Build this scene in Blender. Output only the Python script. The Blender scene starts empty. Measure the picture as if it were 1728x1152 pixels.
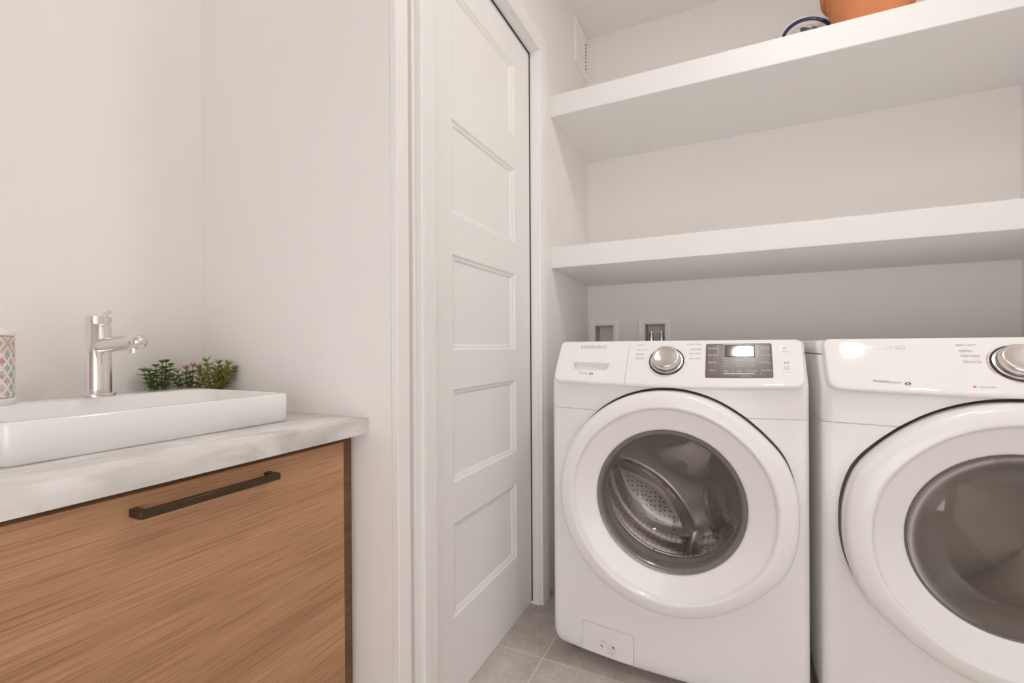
import bpy, bmesh, math, random
from mathutils import Vector, Matrix

random.seed(7)
S = bpy.context.scene
COL = S.collection
PI = math.pi

# ------------------------------------------------------------------ camera
CAM_Z = 0.955
yaw, pitch, roll = math.radians(25.50), math.radians(-0.085), math.radians(-0.328)
fw = Vector((-math.sin(yaw) * math.cos(pitch), math.cos(yaw) * math.cos(pitch), math.sin(pitch)))
r0 = Vector((math.cos(yaw), math.sin(yaw), 0))
u0 = r0.cross(fw)
ri = math.cos(roll) * r0 + math.sin(roll) * u0
up = math.cos(roll) * u0 - math.sin(roll) * r0
cam_data = bpy.data.cameras.new('camera')
cam = bpy.data.objects.new('camera', cam_data)
COL.objects.link(cam)
M = Matrix(((ri.x, up.x, -fw.x, 0), (ri.y, up.y, -fw.y, 0), (ri.z, up.z, -fw.z, CAM_Z), (0, 0, 0, 1)))
cam.matrix_world = M
cam_data.sensor_width = 36
cam_data.lens = 775.2 / 1728 * 36
cam_data.shift_y = 9.68 / 1728
cam_data.clip_start = 0.02
S.camera = cam

# ------------------------------------------------------------------ world, lamps, exposure
W = bpy.data.worlds.new('world'); S.world = W
W.use_nodes = True
W.node_tree.nodes['Background'].inputs[0].default_value = (1.0, 0.99, 0.98, 1)
W.node_tree.nodes['Background'].inputs[1].default_value = 3.4
S.view_settings.view_transform = 'Standard'
S.view_settings.look = 'None'
S.view_settings.gamma = 1
S.view_settings.use_curve_mapping = False
S.view_settings.exposure = 0.0
S.cycles.max_bounces = 14
S.cycles.diffuse_bounces = 12
S.cycles.glossy_bounces = 6
S.cycles.transparent_max_bounces = 24
S.cycles.sample_clamp_indirect = 6.0

CEIL = 2.476
LIGHT_COL = (1.0, 0.99, 0.975)


def disk_lamp(x, y, power, r=0.08):
    l = bpy.data.lights.new('downlight_or_fill', 'AREA')
    l.shape = 'DISK'; l.size = 2 * r; l.energy = power; l.color = LIGHT_COL
    o = bpy.data.objects.new('downlight_or_fill', l)
    COL.objects.link(o); o.location = (x, y, CEIL - 0.012)
    return o


disk_lamp(0.27, 0.98, 6.8)      # ceiling lamp before the machines
disk_lamp(-0.95, 0.64, 0.6)      # ceiling lamp over the basin
disk_lamp(0.68, 0.25, 2.4)      # unseen fill lamp, added near the ceiling to soften contrast

# ------------------------------------------------------------------ materials
MATS = {}


def newmat(name):
    m = bpy.data.materials.new(name); m.use_nodes = True
    nt = m.node_tree
    MATS[name] = m
    return m, nt, nt.nodes['Principled BSDF']


def plain(name, col, rough=0.5, metal=0.0, spec=0.5, coat=0.0, noise=0.0, nscale=20, bump=0.0, bscale=200):
    m, nt, b = newmat(name)
    b.inputs['Base Color'].default_value = (*col, 1)
    b.inputs['Roughness'].default_value = rough
    b.inputs['Metallic'].default_value = metal
    b.inputs['Specular IOR Level'].default_value = spec
    if coat:
        b.inputs['Coat Weight'].default_value = coat
        b.inputs['Coat Roughness'].default_value = 0.05
    tc = nt.nodes.new('ShaderNodeTexCoord')
    if noise:
        n = nt.nodes.new('ShaderNodeTexNoise'); n.inputs['Scale'].default_value = nscale
        n.inputs['Detail'].default_value = 4
        nt.links.new(tc.outputs['Object'], n.inputs['Vector'])
        r = nt.nodes.new('ShaderNodeValToRGB')
        r.color_ramp.elements[0].color = (*[c * (1 - noise) for c in col], 1)
        r.color_ramp.elements[1].color = (*[min(1, c * (1 + noise)) for c in col], 1)
        r.color_ramp.elements[0].position = 0.3; r.color_ramp.elements[1].position = 0.7
        nt.links.new(n.outputs['Fac'], r.inputs['Fac'])
        nt.links.new(r.outputs['Color'], b.inputs['Base Color'])
    if bump:
        n = nt.nodes.new('ShaderNodeTexNoise'); n.inputs['Scale'].default_value = bscale
        n.inputs['Detail'].default_value = 3
        nt.links.new(tc.outputs['Object'], n.inputs['Vector'])
        bp = nt.nodes.new('ShaderNodeBump'); bp.inputs['Strength'].default_value = bump
        bp.inputs['Distance'].default_value = 0.002
        nt.links.new(n.outputs['Fac'], bp.inputs['Height'])
        nt.links.new(bp.outputs['Normal'], b.inputs['Normal'])
    return m


wall_m = plain('wall_paint', (0.86, 0.838, 0.822), 0.75, spec=0.25, noise=0.012, nscale=1.5, bump=0.05, bscale=350)
ceil_m = plain('ceiling_paint', (0.87, 0.848, 0.832), 0.85, spec=0.2, noise=0.01, nscale=2)
trim_m = plain('trim_paint', (0.86, 0.85, 0.837), 0.42, spec=0.4, noise=0.006, nscale=4)
shelf_m = plain('shelf_paint', (0.82, 0.812, 0.80), 0.5, spec=0.35, noise=0.006, nscale=4)
enamel_m = plain('white_enamel', (0.87, 0.858, 0.848), 0.28, spec=0.4, coat=0.2, noise=0.005, nscale=5)
gloss_m = plain('white_gloss_plastic', (0.88, 0.868, 0.858), 0.2, spec=0.38, coat=0.25, noise=0.004, nscale=6)
console_m = plain('console_gloss_plastic', (0.88, 0.868, 0.858), 0.06, spec=0.5, noise=0.004, nscale=6)
ceramic_m = plain('sink_ceramic', (0.83, 0.825, 0.81), 0.1, spec=0.5, coat=0.4, noise=0.004, nscale=6)
chrome_m = plain('chrome', (0.80, 0.77, 0.75), 0.09, metal=1.0, noise=0.01, nscale=30)
silver_m = plain('silver_dial', (0.74, 0.70, 0.67), 0.2, metal=1.0, noise=0.01, nscale=60)
steel_m = plain('brushed_steel', (0.90, 0.865, 0.84), 0.27, metal=1.0, noise=0.06, nscale=40)
darkring_m = plain('dark_gloss_ring', (0.03, 0.03, 0.03), 0.1, metal=0.2, noise=0.02, nscale=20)
greytrim_m = plain('smoked_trim', (0.23, 0.21, 0.195), 0.18, metal=0.3, noise=0.03, nscale=20)
rubber_gap_m = plain('rubber_and_gap_shade', (0.14, 0.13, 0.125), 0.55, noise=0.05, nscale=30)
gasket_m = plain('pale_grey_gasket', (0.45, 0.43, 0.415), 0.5, noise=0.04, nscale=30)
groove_m = plain('groove_grey', (0.42, 0.40, 0.38), 0.6, noise=0.02, nscale=30)
panel_m = plain('display_plastic', (0.155, 0.125, 0.115), 0.28, spec=0.4, noise=0.02, nscale=40)
lcd_m = plain('display_window', (0.10, 0.082, 0.075), 0.08, spec=0.6, noise=0.02, nscale=40)
ink_w = plain('white_print', (0.80, 0.77, 0.75), 0.6, noise=0.01, nscale=90)
ink_g = plain('grey_print', (0.36, 0.34, 0.33), 0.5, noise=0.01, nscale=90)
ink_s = plain('silver_print', (0.42, 0.41, 0.41), 0.35, metal=0.5, noise=0.01, nscale=90)
ink_d = plain('dark_print', (0.08, 0.08, 0.08), 0.5, noise=0.01, nscale=90)
ink_r = plain('red_print', (0.75, 0.22, 0.15), 0.5, noise=0.01, nscale=90)
ink_m = plain('maroon_print', (0.25, 0.12, 0.11), 0.5, noise=0.01, nscale=90)
bronze_m = plain('bronze_metal', (0.085, 0.062, 0.036), 0.38, metal=0.75, noise=0.06, nscale=50)
terra_m = plain('terracotta', (0.66, 0.255, 0.115), 0.75, spec=0.25, noise=0.08, nscale=14, bump=0.1)
soil_m = plain('soil', (0.05, 0.035, 0.025), 0.9, noise=0.3, nscale=80)
pot_m = plain('small_pot_glaze', (0.62, 0.60, 0.57), 0.4, noise=0.03, nscale=30)
stem_m = plain('plant_stem', (0.16, 0.15, 0.05), 0.6, noise=0.1, nscale=60)
leafA_m = plain('leaf_deep_green', (0.15, 0.215, 0.05), 0.5, noise=0.35, nscale=90)
leafB_m = plain('leaf_mid_green', (0.22, 0.265, 0.085), 0.5, noise=0.35, nscale=90)
leafC_m = plain('leaf_olive', (0.27, 0.28, 0.075), 0.5, noise=0.35, nscale=90)
pink_m = plain('pink_leaf_tip', (0.80, 0.38, 0.29), 0.55, noise=0.15, nscale=90)
plastic_m = plain('white_box_plastic', (0.90, 0.885, 0.87), 0.45, noise=0.01, nscale=20)
stand_m = plain('cream_wood', (0.74, 0.68, 0.54), 0.55, noise=0.06, nscale=30)
black_m = plain('black_cable', (0.02, 0.018, 0.016), 0.5, noise=0.05, nscale=40)
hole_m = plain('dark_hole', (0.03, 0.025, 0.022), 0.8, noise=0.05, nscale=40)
dryerin_m = plain('dryer_drum_enamel', (0.70, 0.67, 0.65), 0.35, metal=0.1, noise=0.03, nscale=10)


def N(nt, t, **kw):
    n = nt.nodes.new('ShaderNode' + t)
    for k, v in kw.items():
        setattr(n, k, v)
    return n


def math_n(nt, op, a, b=None, c=None):
    n = N(nt, 'Math', operation=op)
    for i, v in enumerate((a, b, c)):
        if v is None:
            continue
        if isinstance(v, (int, float)):
            n.inputs[i].default_value = v
        else:
            nt.links.new(v, n.inputs[i])
    return n.outputs[0]


def mix_c(nt, fac, a, b):
    n = N(nt, 'Mix', data_type='RGBA')
    if isinstance(fac, (int, float)):
        n.inputs[0].default_value = fac
    else:
        nt.links.new(fac, n.inputs[0])
    for i, v in ((6, a), (7, b)):
        if isinstance(v, tuple):
            n.inputs[i].default_value = (*v, 1)
        else:
            nt.links.new(v, n.inputs[i])
    return n.outputs[2]


def ramp(nt, fac, stops):
    r = N(nt, 'ValToRGB')
    e = r.color_ramp.elements
    while len(e) < len(stops):
        e.new(0.5)
    for el, (p, c) in zip(e, stops):
        el.position = p
        el.color = (*c, 1) if len(c) == 3 else c
    nt.links.new(fac, r.inputs['Fac'])
    return r.outputs['Color']


# glass that a thin clear shell shows: see-through with an angle dependent mirror on top
def glass(name, tint, f0=0.04, rough=0.01):
    m = bpy.data.materials.new(name); m.use_nodes = True
    nt = m.node_tree; nt.nodes.clear()
    out = N(nt, 'OutputMaterial')
    tr = N(nt, 'BsdfTransparent'); tr.inputs['Color'].default_value = (*tint, 1)
    gl = N(nt, 'BsdfGlossy'); gl.inputs['Roughness'].default_value = rough
    lw = N(nt, 'LayerWeight'); lw.inputs['Blend'].default_value = 0.5
    p5 = math_n(nt, 'POWER', lw.outputs['Facing'], 5.0)
    fac = math_n(nt, 'MULTIPLY_ADD', p5, 1 - f0, f0)
    mx = N(nt, 'MixShader')
    nt.links.new(fac, mx.inputs[0]); nt.links.new(tr.outputs[0], mx.inputs[1]); nt.links.new(gl.outputs[0], mx.inputs[2])
    nt.links.new(mx.outputs[0], out.inputs['Surface'])
    return m


bowl_m = glass('clear_bowl_glass', (0.985, 0.975, 0.965), 0.045)
smoke_m = glass('smoked_window_glass', (0.86, 0.835, 0.815), 0.07, 0.015)


def make_oak(name, k=1.0):
    m, nt, b = newmat(name)
    tc = N(nt, 'TexCoord')

    def streak(sy, sz, sx, detail):
        mp = N(nt, 'Mapping'); mp.inputs['Scale'].default_value = (sx, sy, sz)
        nt.links.new(tc.outputs['Object'], mp.inputs['Vector'])
        n = N(nt, 'TexNoise'); n.inputs['Scale'].default_value = 1; n.inputs['Detail'].default_value = detail
        n.inputs['Roughness'].default_value = 0.6; n.inputs['Distortion'].default_value = 0.4
        nt.links.new(mp.outputs[0], n.inputs['Vector'])
        return n.outputs['Fac']
    broad = streak(1.3, 15, 15, 4)
    fine = streak(7, 430, 430, 4)
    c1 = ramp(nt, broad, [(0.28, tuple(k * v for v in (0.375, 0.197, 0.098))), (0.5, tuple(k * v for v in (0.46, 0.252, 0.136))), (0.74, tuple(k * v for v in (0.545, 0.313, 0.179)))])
    c2 = ramp(nt, fine, [(0.36, (0.72, 0.69, 0.66)), (0.52, (1, 1, 1)), (0.75, (1.10, 1.10, 1.10))])
    mm = N(nt, 'Mix', data_type='RGBA', blend_type='MULTIPLY'); mm.inputs[0].default_value = 1
    nt.links.new(c1, mm.inputs[6]); nt.links.new(c2, mm.inputs[7])
    nt.links.new(mm.outputs[2], b.inputs['Base Color'])
    b.inputs['Roughness'].default_value = 0.5
    b.inputs['Specular IOR Level'].default_value = 0.3
    bp = N(nt, 'Bump'); bp.inputs['Strength'].default_value = 0.12; bp.inputs['Distance'].default_value = 0.001
    nt.links.new(fine, bp.inputs['Height']); nt.links.new(bp.outputs[0], b.inputs['Normal'])
    return m


oak_m = make_oak('oak_veneer')
oakdark_m = make_oak('oak_veneer_dark', 0.42)  # same oak grain, every tone scaled darker


def make_marble():
    m, nt, b = newmat('white_marble')
    tc = N(nt, 'TexCoord')
    mp = N(nt, 'Mapping'); mp.inputs['Rotation'].default_value = (0.5, 0.3, 0.55); mp.inputs['Scale'].default_value = (20, 6.5, 18)
    nt.links.new(tc.outputs['Object'], mp.inputs['Vector'])
    n = N(nt, 'TexNoise'); n.inputs['Scale'].default_value = 1.0; n.inputs['Detail'].default_value = 6
    n.inputs['Distortion'].default_value = 0.8
    nt.links.new(mp.outputs[0], n.inputs['Vector'])
    n2 = N(nt, 'TexNoise'); n2.inputs['Scale'].default_value = 5; n2.inputs['Detail'].default_value = 4
    nt.links.new(tc.outputs['Object'], n2.inputs['Vector'])
    c1 = ramp(nt, n.outputs['Fac'], [(0.30, (0.56, 0.535, 0.515)), (0.46, (0.71, 0.69, 0.67)), (0.58, (0.81, 0.795, 0.78))])
    c2 = ramp(nt, n2.outputs['Fac'], [(0.35, (0.90, 0.89, 0.88)), (0.65, (1, 1, 1))])
    mm = N(nt, 'Mix', data_type='RGBA', blend_type='MULTIPLY'); mm.inputs[0].default_value = 1
    nt.links.new(c1, mm.inputs[6]); nt.links.new(c2, mm.inputs[7])
    nt.links.new(mm.outputs[2], b.inputs['Base Color'])
    b.inputs['Roughness'].default_value = 0.16
    return m


marble_m = make_marble()


def make_tile():
    m, nt, b = newmat('grey_floor_tile')
    tc = N(nt, 'TexCoord')
    sep = N(nt, 'SeparateXYZ'); nt.links.new(tc.outputs['Object'], sep.inputs[0])

    def line(v, off, period, half):
        a = math_n(nt, 'ADD', v, -off + 100 * period)
        a = math_n(nt, 'DIVIDE', a, period)
        a = math_n(nt, 'FRACT', a)
        a = math_n(nt, 'SUBTRACT', a, 0.5)
        a = math_n(nt, 'ABSOLUTE', a)           # 0.5 on the line
        return math_n(nt, 'GREATER_THAN', a, 0.5 - half / period)
    lx = line(sep.outputs[0], -0.525, 0.61, 0.0022)
    ly = line(sep.outputs[1], 1.307, 0.305, 0.0022)
    g = math_n(nt, 'MAXIMUM', lx, ly)
    n1 = N(nt, 'TexNoise'); n1.inputs['Scale'].default_value = 7; n1.inputs['Detail'].default_value = 8; n1.inputs['Roughness'].default_value = 0.7
    n2 = N(nt, 'TexNoise'); n2.inputs['Scale'].default_value = 90; n2.inputs['Detail'].default_value = 3
    nt.links.new(tc.outputs['Object'], n1.inputs['Vector']); nt.links.new(tc.outputs['Object'], n2.inputs['Vector'])
    s = math_n(nt, 'MULTIPLY_ADD', n2.outputs['Fac'], 0.25, math_n(nt, 'MULTIPLY', n1.outputs['Fac'], 0.75))
    c = ramp(nt, s, [(0.36, (0.42, 0.375, 0.345)), (0.5, (0.53, 0.48, 0.45)), (0.64, (0.64, 0.59, 0.555))])
    col = mix_c(nt, g, c, (0.68, 0.63, 0.59))
    nt.links.new(col, b.inputs['Base Color'])
    b.inputs['Roughness'].default_value = 0.5
    bp = N(nt, 'Bump'); bp.inputs['Strength'].default_value = 0.3; bp.inputs['Distance'].default_value = 0.002
    nt.links.new(math_n(nt, 'SUBTRACT', 1.0, g), bp.inputs['Height']); nt.links.new(bp.outputs[0], b.inputs['Normal'])
    return m


tile_m = make_tile()


# steel with rows of small round holes, laid out around the drum's own axis (object y)
def make_perforated(name, base, polar):
    m, nt, b = newmat(name)
    tc = N(nt, 'TexCoord')
    sep = N(nt, 'SeparateXYZ'); nt.links.new(tc.outputs['Object'], sep.inputs[0])
    x, y, z = sep.outputs
    ang = math_n(nt, 'ARCTAN2', z, x)
    if polar:
        rr = math_n(nt, 'SQRT', math_n(nt, 'ADD', math_n(nt, 'MULTIPLY', x, x), math_n(nt, 'MULTIPLY', z, z)))
        u = math_n(nt, 'MULTIPLY', x, 62.0)
        v = math_n(nt, 'MULTIPLY', z, 62.0)
    else:
        u = math_n(nt, 'MULTIPLY', ang, 14.0)
        v = math_n(nt, 'MULTIPLY', y, 58.0)
    cb = N(nt, 'CombineXYZ'); nt.links.new(u, cb.inputs[0]); nt.links.new(v, cb.inputs[1])
    vo = N(nt, 'TexVoronoi', voronoi_dimensions='2D'); vo.inputs['Scale'].default_value = 1.0
    vo.inputs['Randomness'].default_value = 0.35
    nt.links.new(cb.outputs[0], vo.inputs['Vector'])
    hole = math_n(nt, 'LESS_THAN', vo.outputs['Distance'], 0.17)
    if polar:
        hole = math_n(nt, 'MULTIPLY', hole, math_n(nt, 'GREATER_THAN', rr, 0.145))
        hole = math_n(nt, 'MULTIPLY', hole, math_n(nt, 'LESS_THAN', rr, 0.212))
    nt.links.new(mix_c(nt, hole, base, (0.02, 0.018, 0.016)), b.inputs['Base Color'])
    b.inputs['Metallic'].default_value = 0.7
    b.inputs['Roughness'].default_value = 0.24
    return m


drumwall_m = make_perforated('perforated_steel_wall', (0.78, 0.745, 0.72), False)
drumback_m = make_perforated('perforated_steel_back', (0.80, 0.765, 0.74), True)


def make_jar():
    m, nt, b = newmat('patterned_ceramic')
    tc = N(nt, 'TexCoord')
    sep = N(nt, 'SeparateXYZ'); nt.links.new(tc.outputs['Object'], sep.inputs[0])
    x, y, z = sep.outputs
    ang = math_n(nt, 'MULTIPLY', math_n(nt, 'ARCTAN2', y, x), 0.042)

    def lattice(p, off):
        zz = math_n(nt, 'ADD', z, off)
        a = math_n(nt, 'FRACT', math_n(nt, 'ADD', math_n(nt, 'DIVIDE', math_n(nt, 'ADD', ang, math_n(nt, 'MULTIPLY', zz, 0.75)), p), 20.0))
        c = math_n(nt, 'FRACT', math_n(nt, 'ADD', math_n(nt, 'DIVIDE', math_n(nt, 'SUBTRACT', ang, math_n(nt, 'MULTIPLY', zz, 0.75)), p), 20.0))
        da = math_n(nt, 'ABSOLUTE', math_n(nt, 'SUBTRACT', a, 0.5))
        dc = math_n(nt, 'ABSOLUTE', math_n(nt, 'SUBTRACT', c, 0.5))
        return math_n(nt, 'MAXIMUM', da, dc)          # 0 in a diamond's middle, 0.5 on the lattice
    d1 = lattice(0.026, 0.0)
    d2 = lattice(0.0165, 0.004)
    no = N(nt, 'TexNoise'); no.inputs['Scale'].default_value = 48; no.inputs['Detail'].default_value = 1
    nt.links.new(tc.outputs['Object'], no.inputs['Vector'])
    tint = ramp(nt, no.outputs['Fac'], [(0.36, (0.38, 0.42, 0.39)), (0.45, (0.66, 0.55, 0.53)), (0.54, (0.55, 0.31, 0.33))])
    low = mix_c(nt, math_n(nt, 'LESS_THAN', d2, 0.36), (0.80, 0.77, 0.745), tint)
    topb = ramp(nt, d1, [(0.0, (0.42, 0.45, 0.41)), (0.20, (0.42, 0.45, 0.41)), (0.21, (0.72, 0.66, 0.60)), (0.42, (0.72, 0.66, 0.60)), (0.43, (0.60, 0.38, 0.38)), (0.5, (0.60, 0.38, 0.38))])
    up_ = math_n(nt, 'GREATER_THAN', z, 0.088)
    col = mix_c(nt, up_, low, topb)
    nt.links.new(col, b.inputs['Base Color'])
    b.inputs['Roughness'].default_value = 0.25
    return m


jar_m = make_jar()


def make_plate_mat():
    m, nt, b = newmat('painted_plate')
    tc = N(nt, 'TexCoord')
    sep = N(nt, 'SeparateXYZ'); nt.links.new(tc.outputs['Object'], sep.inputs[0])
    x, y, z = sep.outputs
    cz = math_n(nt, 'ADD', z, -0.0955)
    rr = math_n(nt, 'SQRT', math_n(nt, 'ADD', math_n(nt, 'MULTIPLY', x, x), math_n(nt, 'ADD', math_n(nt, 'MULTIPLY', cz, cz), math_n(nt, 'MULTIPLY', y, y))))
    no = N(nt, 'TexNoise'); no.inputs['Scale'].default_value = 38; no.inputs['Detail'].default_value = 2
    nt.links.new(tc.outputs['Object'], no.inputs['Vector'])
    leaf = ramp(nt, no.outputs['Fac'], [(0.44, (0.80, 0.79, 0.76)), (0.47, (0.36, 0.40, 0.22)), (0.56, (0.10, 0.10, 0.22))])
    inner = mix_c(nt, math_n(nt, 'LESS_THAN', rr, 0.063), (0.80, 0.79, 0.76), leaf)
    band = math_n(nt, 'MULTIPLY', math_n(nt, 'GREATER_THAN', rr, 0.0785), math_n(nt, 'LESS_THAN', rr, 0.0905))
    thin = math_n(nt, 'MULTIPLY', math_n(nt, 'GREATER_THAN', rr, 0.0655), math_n(nt, 'LESS_THAN', rr, 0.067))
    c = mix_c(nt, thin, inner, (0.50, 0.50, 0.42))
    c = mix_c(nt, band, c, (0.035, 0.04, 0.13))
    nt.links.new(c, b.inputs['Base Color'])
    b.inputs['Roughness'].default_value = 0.15
    return m


plate_m = make_plate_mat()

# ------------------------------------------------------------------ mesh helpers


def B():
    return bmesh.new()


def box(bm, x0, x1, y0, y1, z0, z1, bev=0.0, seg=2):
    r = bmesh.ops.create_cube(bm, size=1)
    vs = r['verts']
    for v in vs:
        v.co = Vector((x0 + (v.co.x + .5) * (x1 - x0), y0 + (v.co.y + .5) * (y1 - y0), z0 + (v.co.z + .5) * (z1 - z0)))
    if bev:
        es = list({e for v in vs for e in v.link_edges})
        bmesh.ops.bevel(bm, geom=es, offset=bev, segments=seg, profile=0.5, affect='EDGES')
    return vs


def loft(bm, loops, cap0=True, cap1=True, closed=True):
    rows = [[bm.verts.new(p) for p in lp] for lp in loops]
    n = len(rows[0])
    for a, b in zip(rows, rows[1:]):
        for i in range(n if closed else n - 1):
            j = (i + 1) % n
            try:
                bm.faces.new((a[i], a[j], b[j], b[i]))
            except ValueError:
                pass
    if cap0:
        bm.faces.new(rows[0][::-1])
    if cap1:
        bm.faces.new(rows[-1])
    return rows


def lathe(bm, prof, c, axis='y', seg=72, rfun=None, closed_prof=False):
    """prof: list of (radius, position along the axis[, lobe weight])."""
    c = Vector(c)
    loops = []
    for p in prof:
        r, a = p[0], p[1]
        w = p[2] if len(p) > 2 else 0
        lp = []
        for k in range(seg):
            t = 2 * PI * k / seg
            rr = r + (w * rfun(t) if rfun else 0)
            if axis == 'y':
                lp.append(Vector((c.x + rr * math.cos(t), a, c.z + rr * math.sin(t))))
            elif axis == 'z':
                lp.append(Vector((c.x + rr * math.cos(t), c.y + rr * math.sin(t), a)))
            else:
                lp.append(Vector((a, c.y + rr * math.cos(t), c.z + rr * math.sin(t))))
        loops.append(lp)
    if closed_prof:
        loops.append([p.copy() for p in loops[0]])
        rows = loft(bm, loops, False, False)
        bmesh.ops.remove_doubles(bm, verts=rows[0] + rows[-1], dist=1e-6)
    else:
        loft(bm, loops, prof[0][0] > 1e-5, prof[-1][0] > 1e-5)
        bmesh.ops.remove_doubles(bm, verts=bm.verts[:], dist=1e-6)


def tube(bm, pts, rad, seg=10, cap=True):
    pts = [Vector(p) for p in pts]
    n = len(pts)
    rads = rad if isinstance(rad, (list, tuple)) else [rad] * n
    loops = []
    ref = None
    for i, p in enumerate(pts):
        d = (pts[min(i + 1, n - 1)] - pts[max(i - 1, 0)]).normalized()
        if ref is None:
            ref = d.orthogonal().normalized()
        ref = (ref - d * ref.dot(d)).normalized()
        s = d.cross(ref)
        loops.append([p + (ref * math.cos(2 * PI * k / seg) + s * math.sin(2 * PI * k / seg)) * rads[i] for k in range(seg)])
    loft(bm, loops, cap, cap)


def rrect(x0, x1, y0, y1, r, n=6):
    """rounded rectangle, r one radius or four (BL, BR, TR, TL), counter-clockwise."""
    rs = r if isinstance(r, (tuple, list)) else (r,) * 4
    cs = ((x0, y0, PI, 1, 1), (x1, y0, 1.5 * PI, -1, 1), (x1, y1, 0, -1, -1), (x0, y1, .5 * PI, 1, -1))
    out = []
    for (cx, cy, a0, sx, sy), q in zip(cs, rs):
        for k in range(n + 1):
            a = a0 + .5 * PI * k / n
            out.append((cx + sx * q + q * math.cos(a), cy + sy * q + q * math.sin(a)))
    return out


def subdiv_outline(pts, step):
    out = []
    for a, b in zip(pts, pts[1:] + pts[:1]):
        L = math.hypot(b[0] - a[0], b[1] - a[1])
        k = max(1, int(L / step))
        for i in range(k):
            out.append((a[0] + (b[0] - a[0]) * i / k, a[1] + (b[1] - a[1]) * i / k))
    return out


def finish(bm, ang=38):
    bmesh.ops.recalc_face_normals(bm, faces=bm.faces[:])
    for f in bm.faces:
        f.smooth = True
    if ang < 2:
        for f in bm.faces:
            f.smooth = False
        return
    lim = math.radians(ang)
    for e in bm.edges:
        if len(e.link_faces) == 2 and e.calc_face_angle(0) > lim:
            e.smooth = False


def root_of(o):
    while o.parent:
        o = o.parent
    return o


def obj(name, bm, mat, parent=None, ang=38, label=None, origin=None):
    finish(bm, ang)
    off = Vector(origin) if origin else None
    if parent:
        base = root_of(parent).location.copy()
        chain = Vector((0, 0, 0))
        q = parent
        while q.parent:
            chain += q.location; q = q.parent
        loc = (off - base - chain) if off else Vector((0, 0, 0))
        shift = base + chain + loc
    else:
        if off is None:
            xs = [v.co for v in bm.verts]
            lo = Vector([min(v[i] for v in xs) for i in range(3)]); hi = Vector([max(v[i] for v in xs) for i in range(3)])
            off = Vector(((lo.x + hi.x) / 2, (lo.y + hi.y) / 2, lo.z))
        loc = off; shift = off
    for v in bm.verts:
        v.co -= shift
    me = bpy.data.meshes.new(name)
    bm.to_mesh(me); bm.free()
    me.materials.append(mat)
    o = bpy.data.objects.new(name, me); COL.objects.link(o)
    o.location = loc
    if parent:
        o.parent = parent
    if label:
        o['label'] = label
    return o


def struct(name, bm, mat, origin=(0, 0, 0), ang=1):
    o = obj(name, bm, mat, None, ang, origin=origin); o['kind'] = 'structure'
    return o


def tag(o, label, cat, group=None):
    o['label'] = label; o['category'] = cat
    if group:
        o['group'] = group
    return o


def thing(name, label, cat, loc, group=None):
    o = bpy.data.objects.new(name, None); COL.objects.link(o)
    o.location = loc; o.empty_display_size = 0.05
    return tag(o, label, cat, group)


def cut(o, cutters):
    """subtract closed meshes (given as bmesh in world space) from o."""
    base = o.matrix_world.translation.copy() if not o.parent else (root_of(o).location + o.location)
    tmp = []
    for cb in cutters:
        bmesh.ops.recalc_face_normals(cb, faces=cb.faces[:])
        me = bpy.data.meshes.new('cutter'); cb.to_mesh(me); cb.free()
        c = bpy.data.objects.new('cutter', me); COL.objects.link(c)
        md = o.modifiers.new('cut', 'BOOLEAN'); md.operation = 'DIFFERENCE'; md.solver = 'EXACT'; md.object = c
        tmp.append((c, me))
    bpy.context.view_layer.update()
    dg = bpy.context.evaluated_depsgraph_get()
    new = bpy.data.meshes.new_from_object(o.evaluated_get(dg))
    old = o.data
    o.modifiers.clear()
    o.data = new; new.name = old.name
    bpy.data.meshes.remove(old)
    for c, me in tmp:
        bpy.data.objects.remove(c); bpy.data.meshes.remove(me)
    b = bmesh.new(); b.from_mesh(o.data)
    finish(b, 30)
    b.to_mesh(o.data); b.free()


def text_geo(s):
    cu = bpy.data.curves.new('t', 'FONT'); cu.body = s; cu.resolution_u = 3
    t = bpy.data.objects.new('t', cu); COL.objects.link(t)
    bpy.context.view_layer.update()
    dg = bpy.context.evaluated_depsgraph_get()
    me = bpy.data.meshes.new_from_object(t.evaluated_get(dg))
    vs = [(v.co.x, v.co.y) for v in me.vertices]; fs = [tuple(p.vertices) for p in me.polygons]
    bpy.data.objects.remove(t); bpy.data.curves.remove(cu); bpy.data.meshes.remove(me)
    return vs, fs


def put_text(bm, s, fmap, u0, u1, v0, v1, skew=0.0, bold=0.0):
    """letters of s stretched into the box u0..u1, v0..v1 of a surface map (u, v, height) -> point."""
    vs, fs = text_geo(s)
    if not vs:
        return
    xa, xb = min(v[0] for v in vs), max(v[0] for v in vs)
    ya, yb = 0.0, 0.72
    vv = []
    for x, y in vs:
        a = (x - xa) / max(1e-6, xb - xa); b = (y - ya) / (yb - ya)
        vv.append(bm.verts.new(fmap(u0 + a * (u1 - u0) + skew * b * (v1 - v0), v0 + b * (v1 - v0), 0.0004)))
    for f in fs:
        try:
            bm.faces.new([vv[i] for i in f])
        except ValueError:
            pass


# ------------------------------------------------------------------ the room
XW, YB, XR, YR = -0.643, 2.2296, 0.922, 0.7596      # left wall, back wall, right wall, vanity return wall
XV, YF = -1.2865, -1.15                              # wall behind the vanity, wall behind the camera
T = 0.1

b = B(); box(b, XV - T, XR + T, YF - T, YB + T, -0.05, 0); struct('floor', b, tile_m)
b = B(); box(b, XV - T, XR + T, YF - T, YB + T, CEIL, CEIL + 0.05); struct('ceiling', b, ceil_m)

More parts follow.
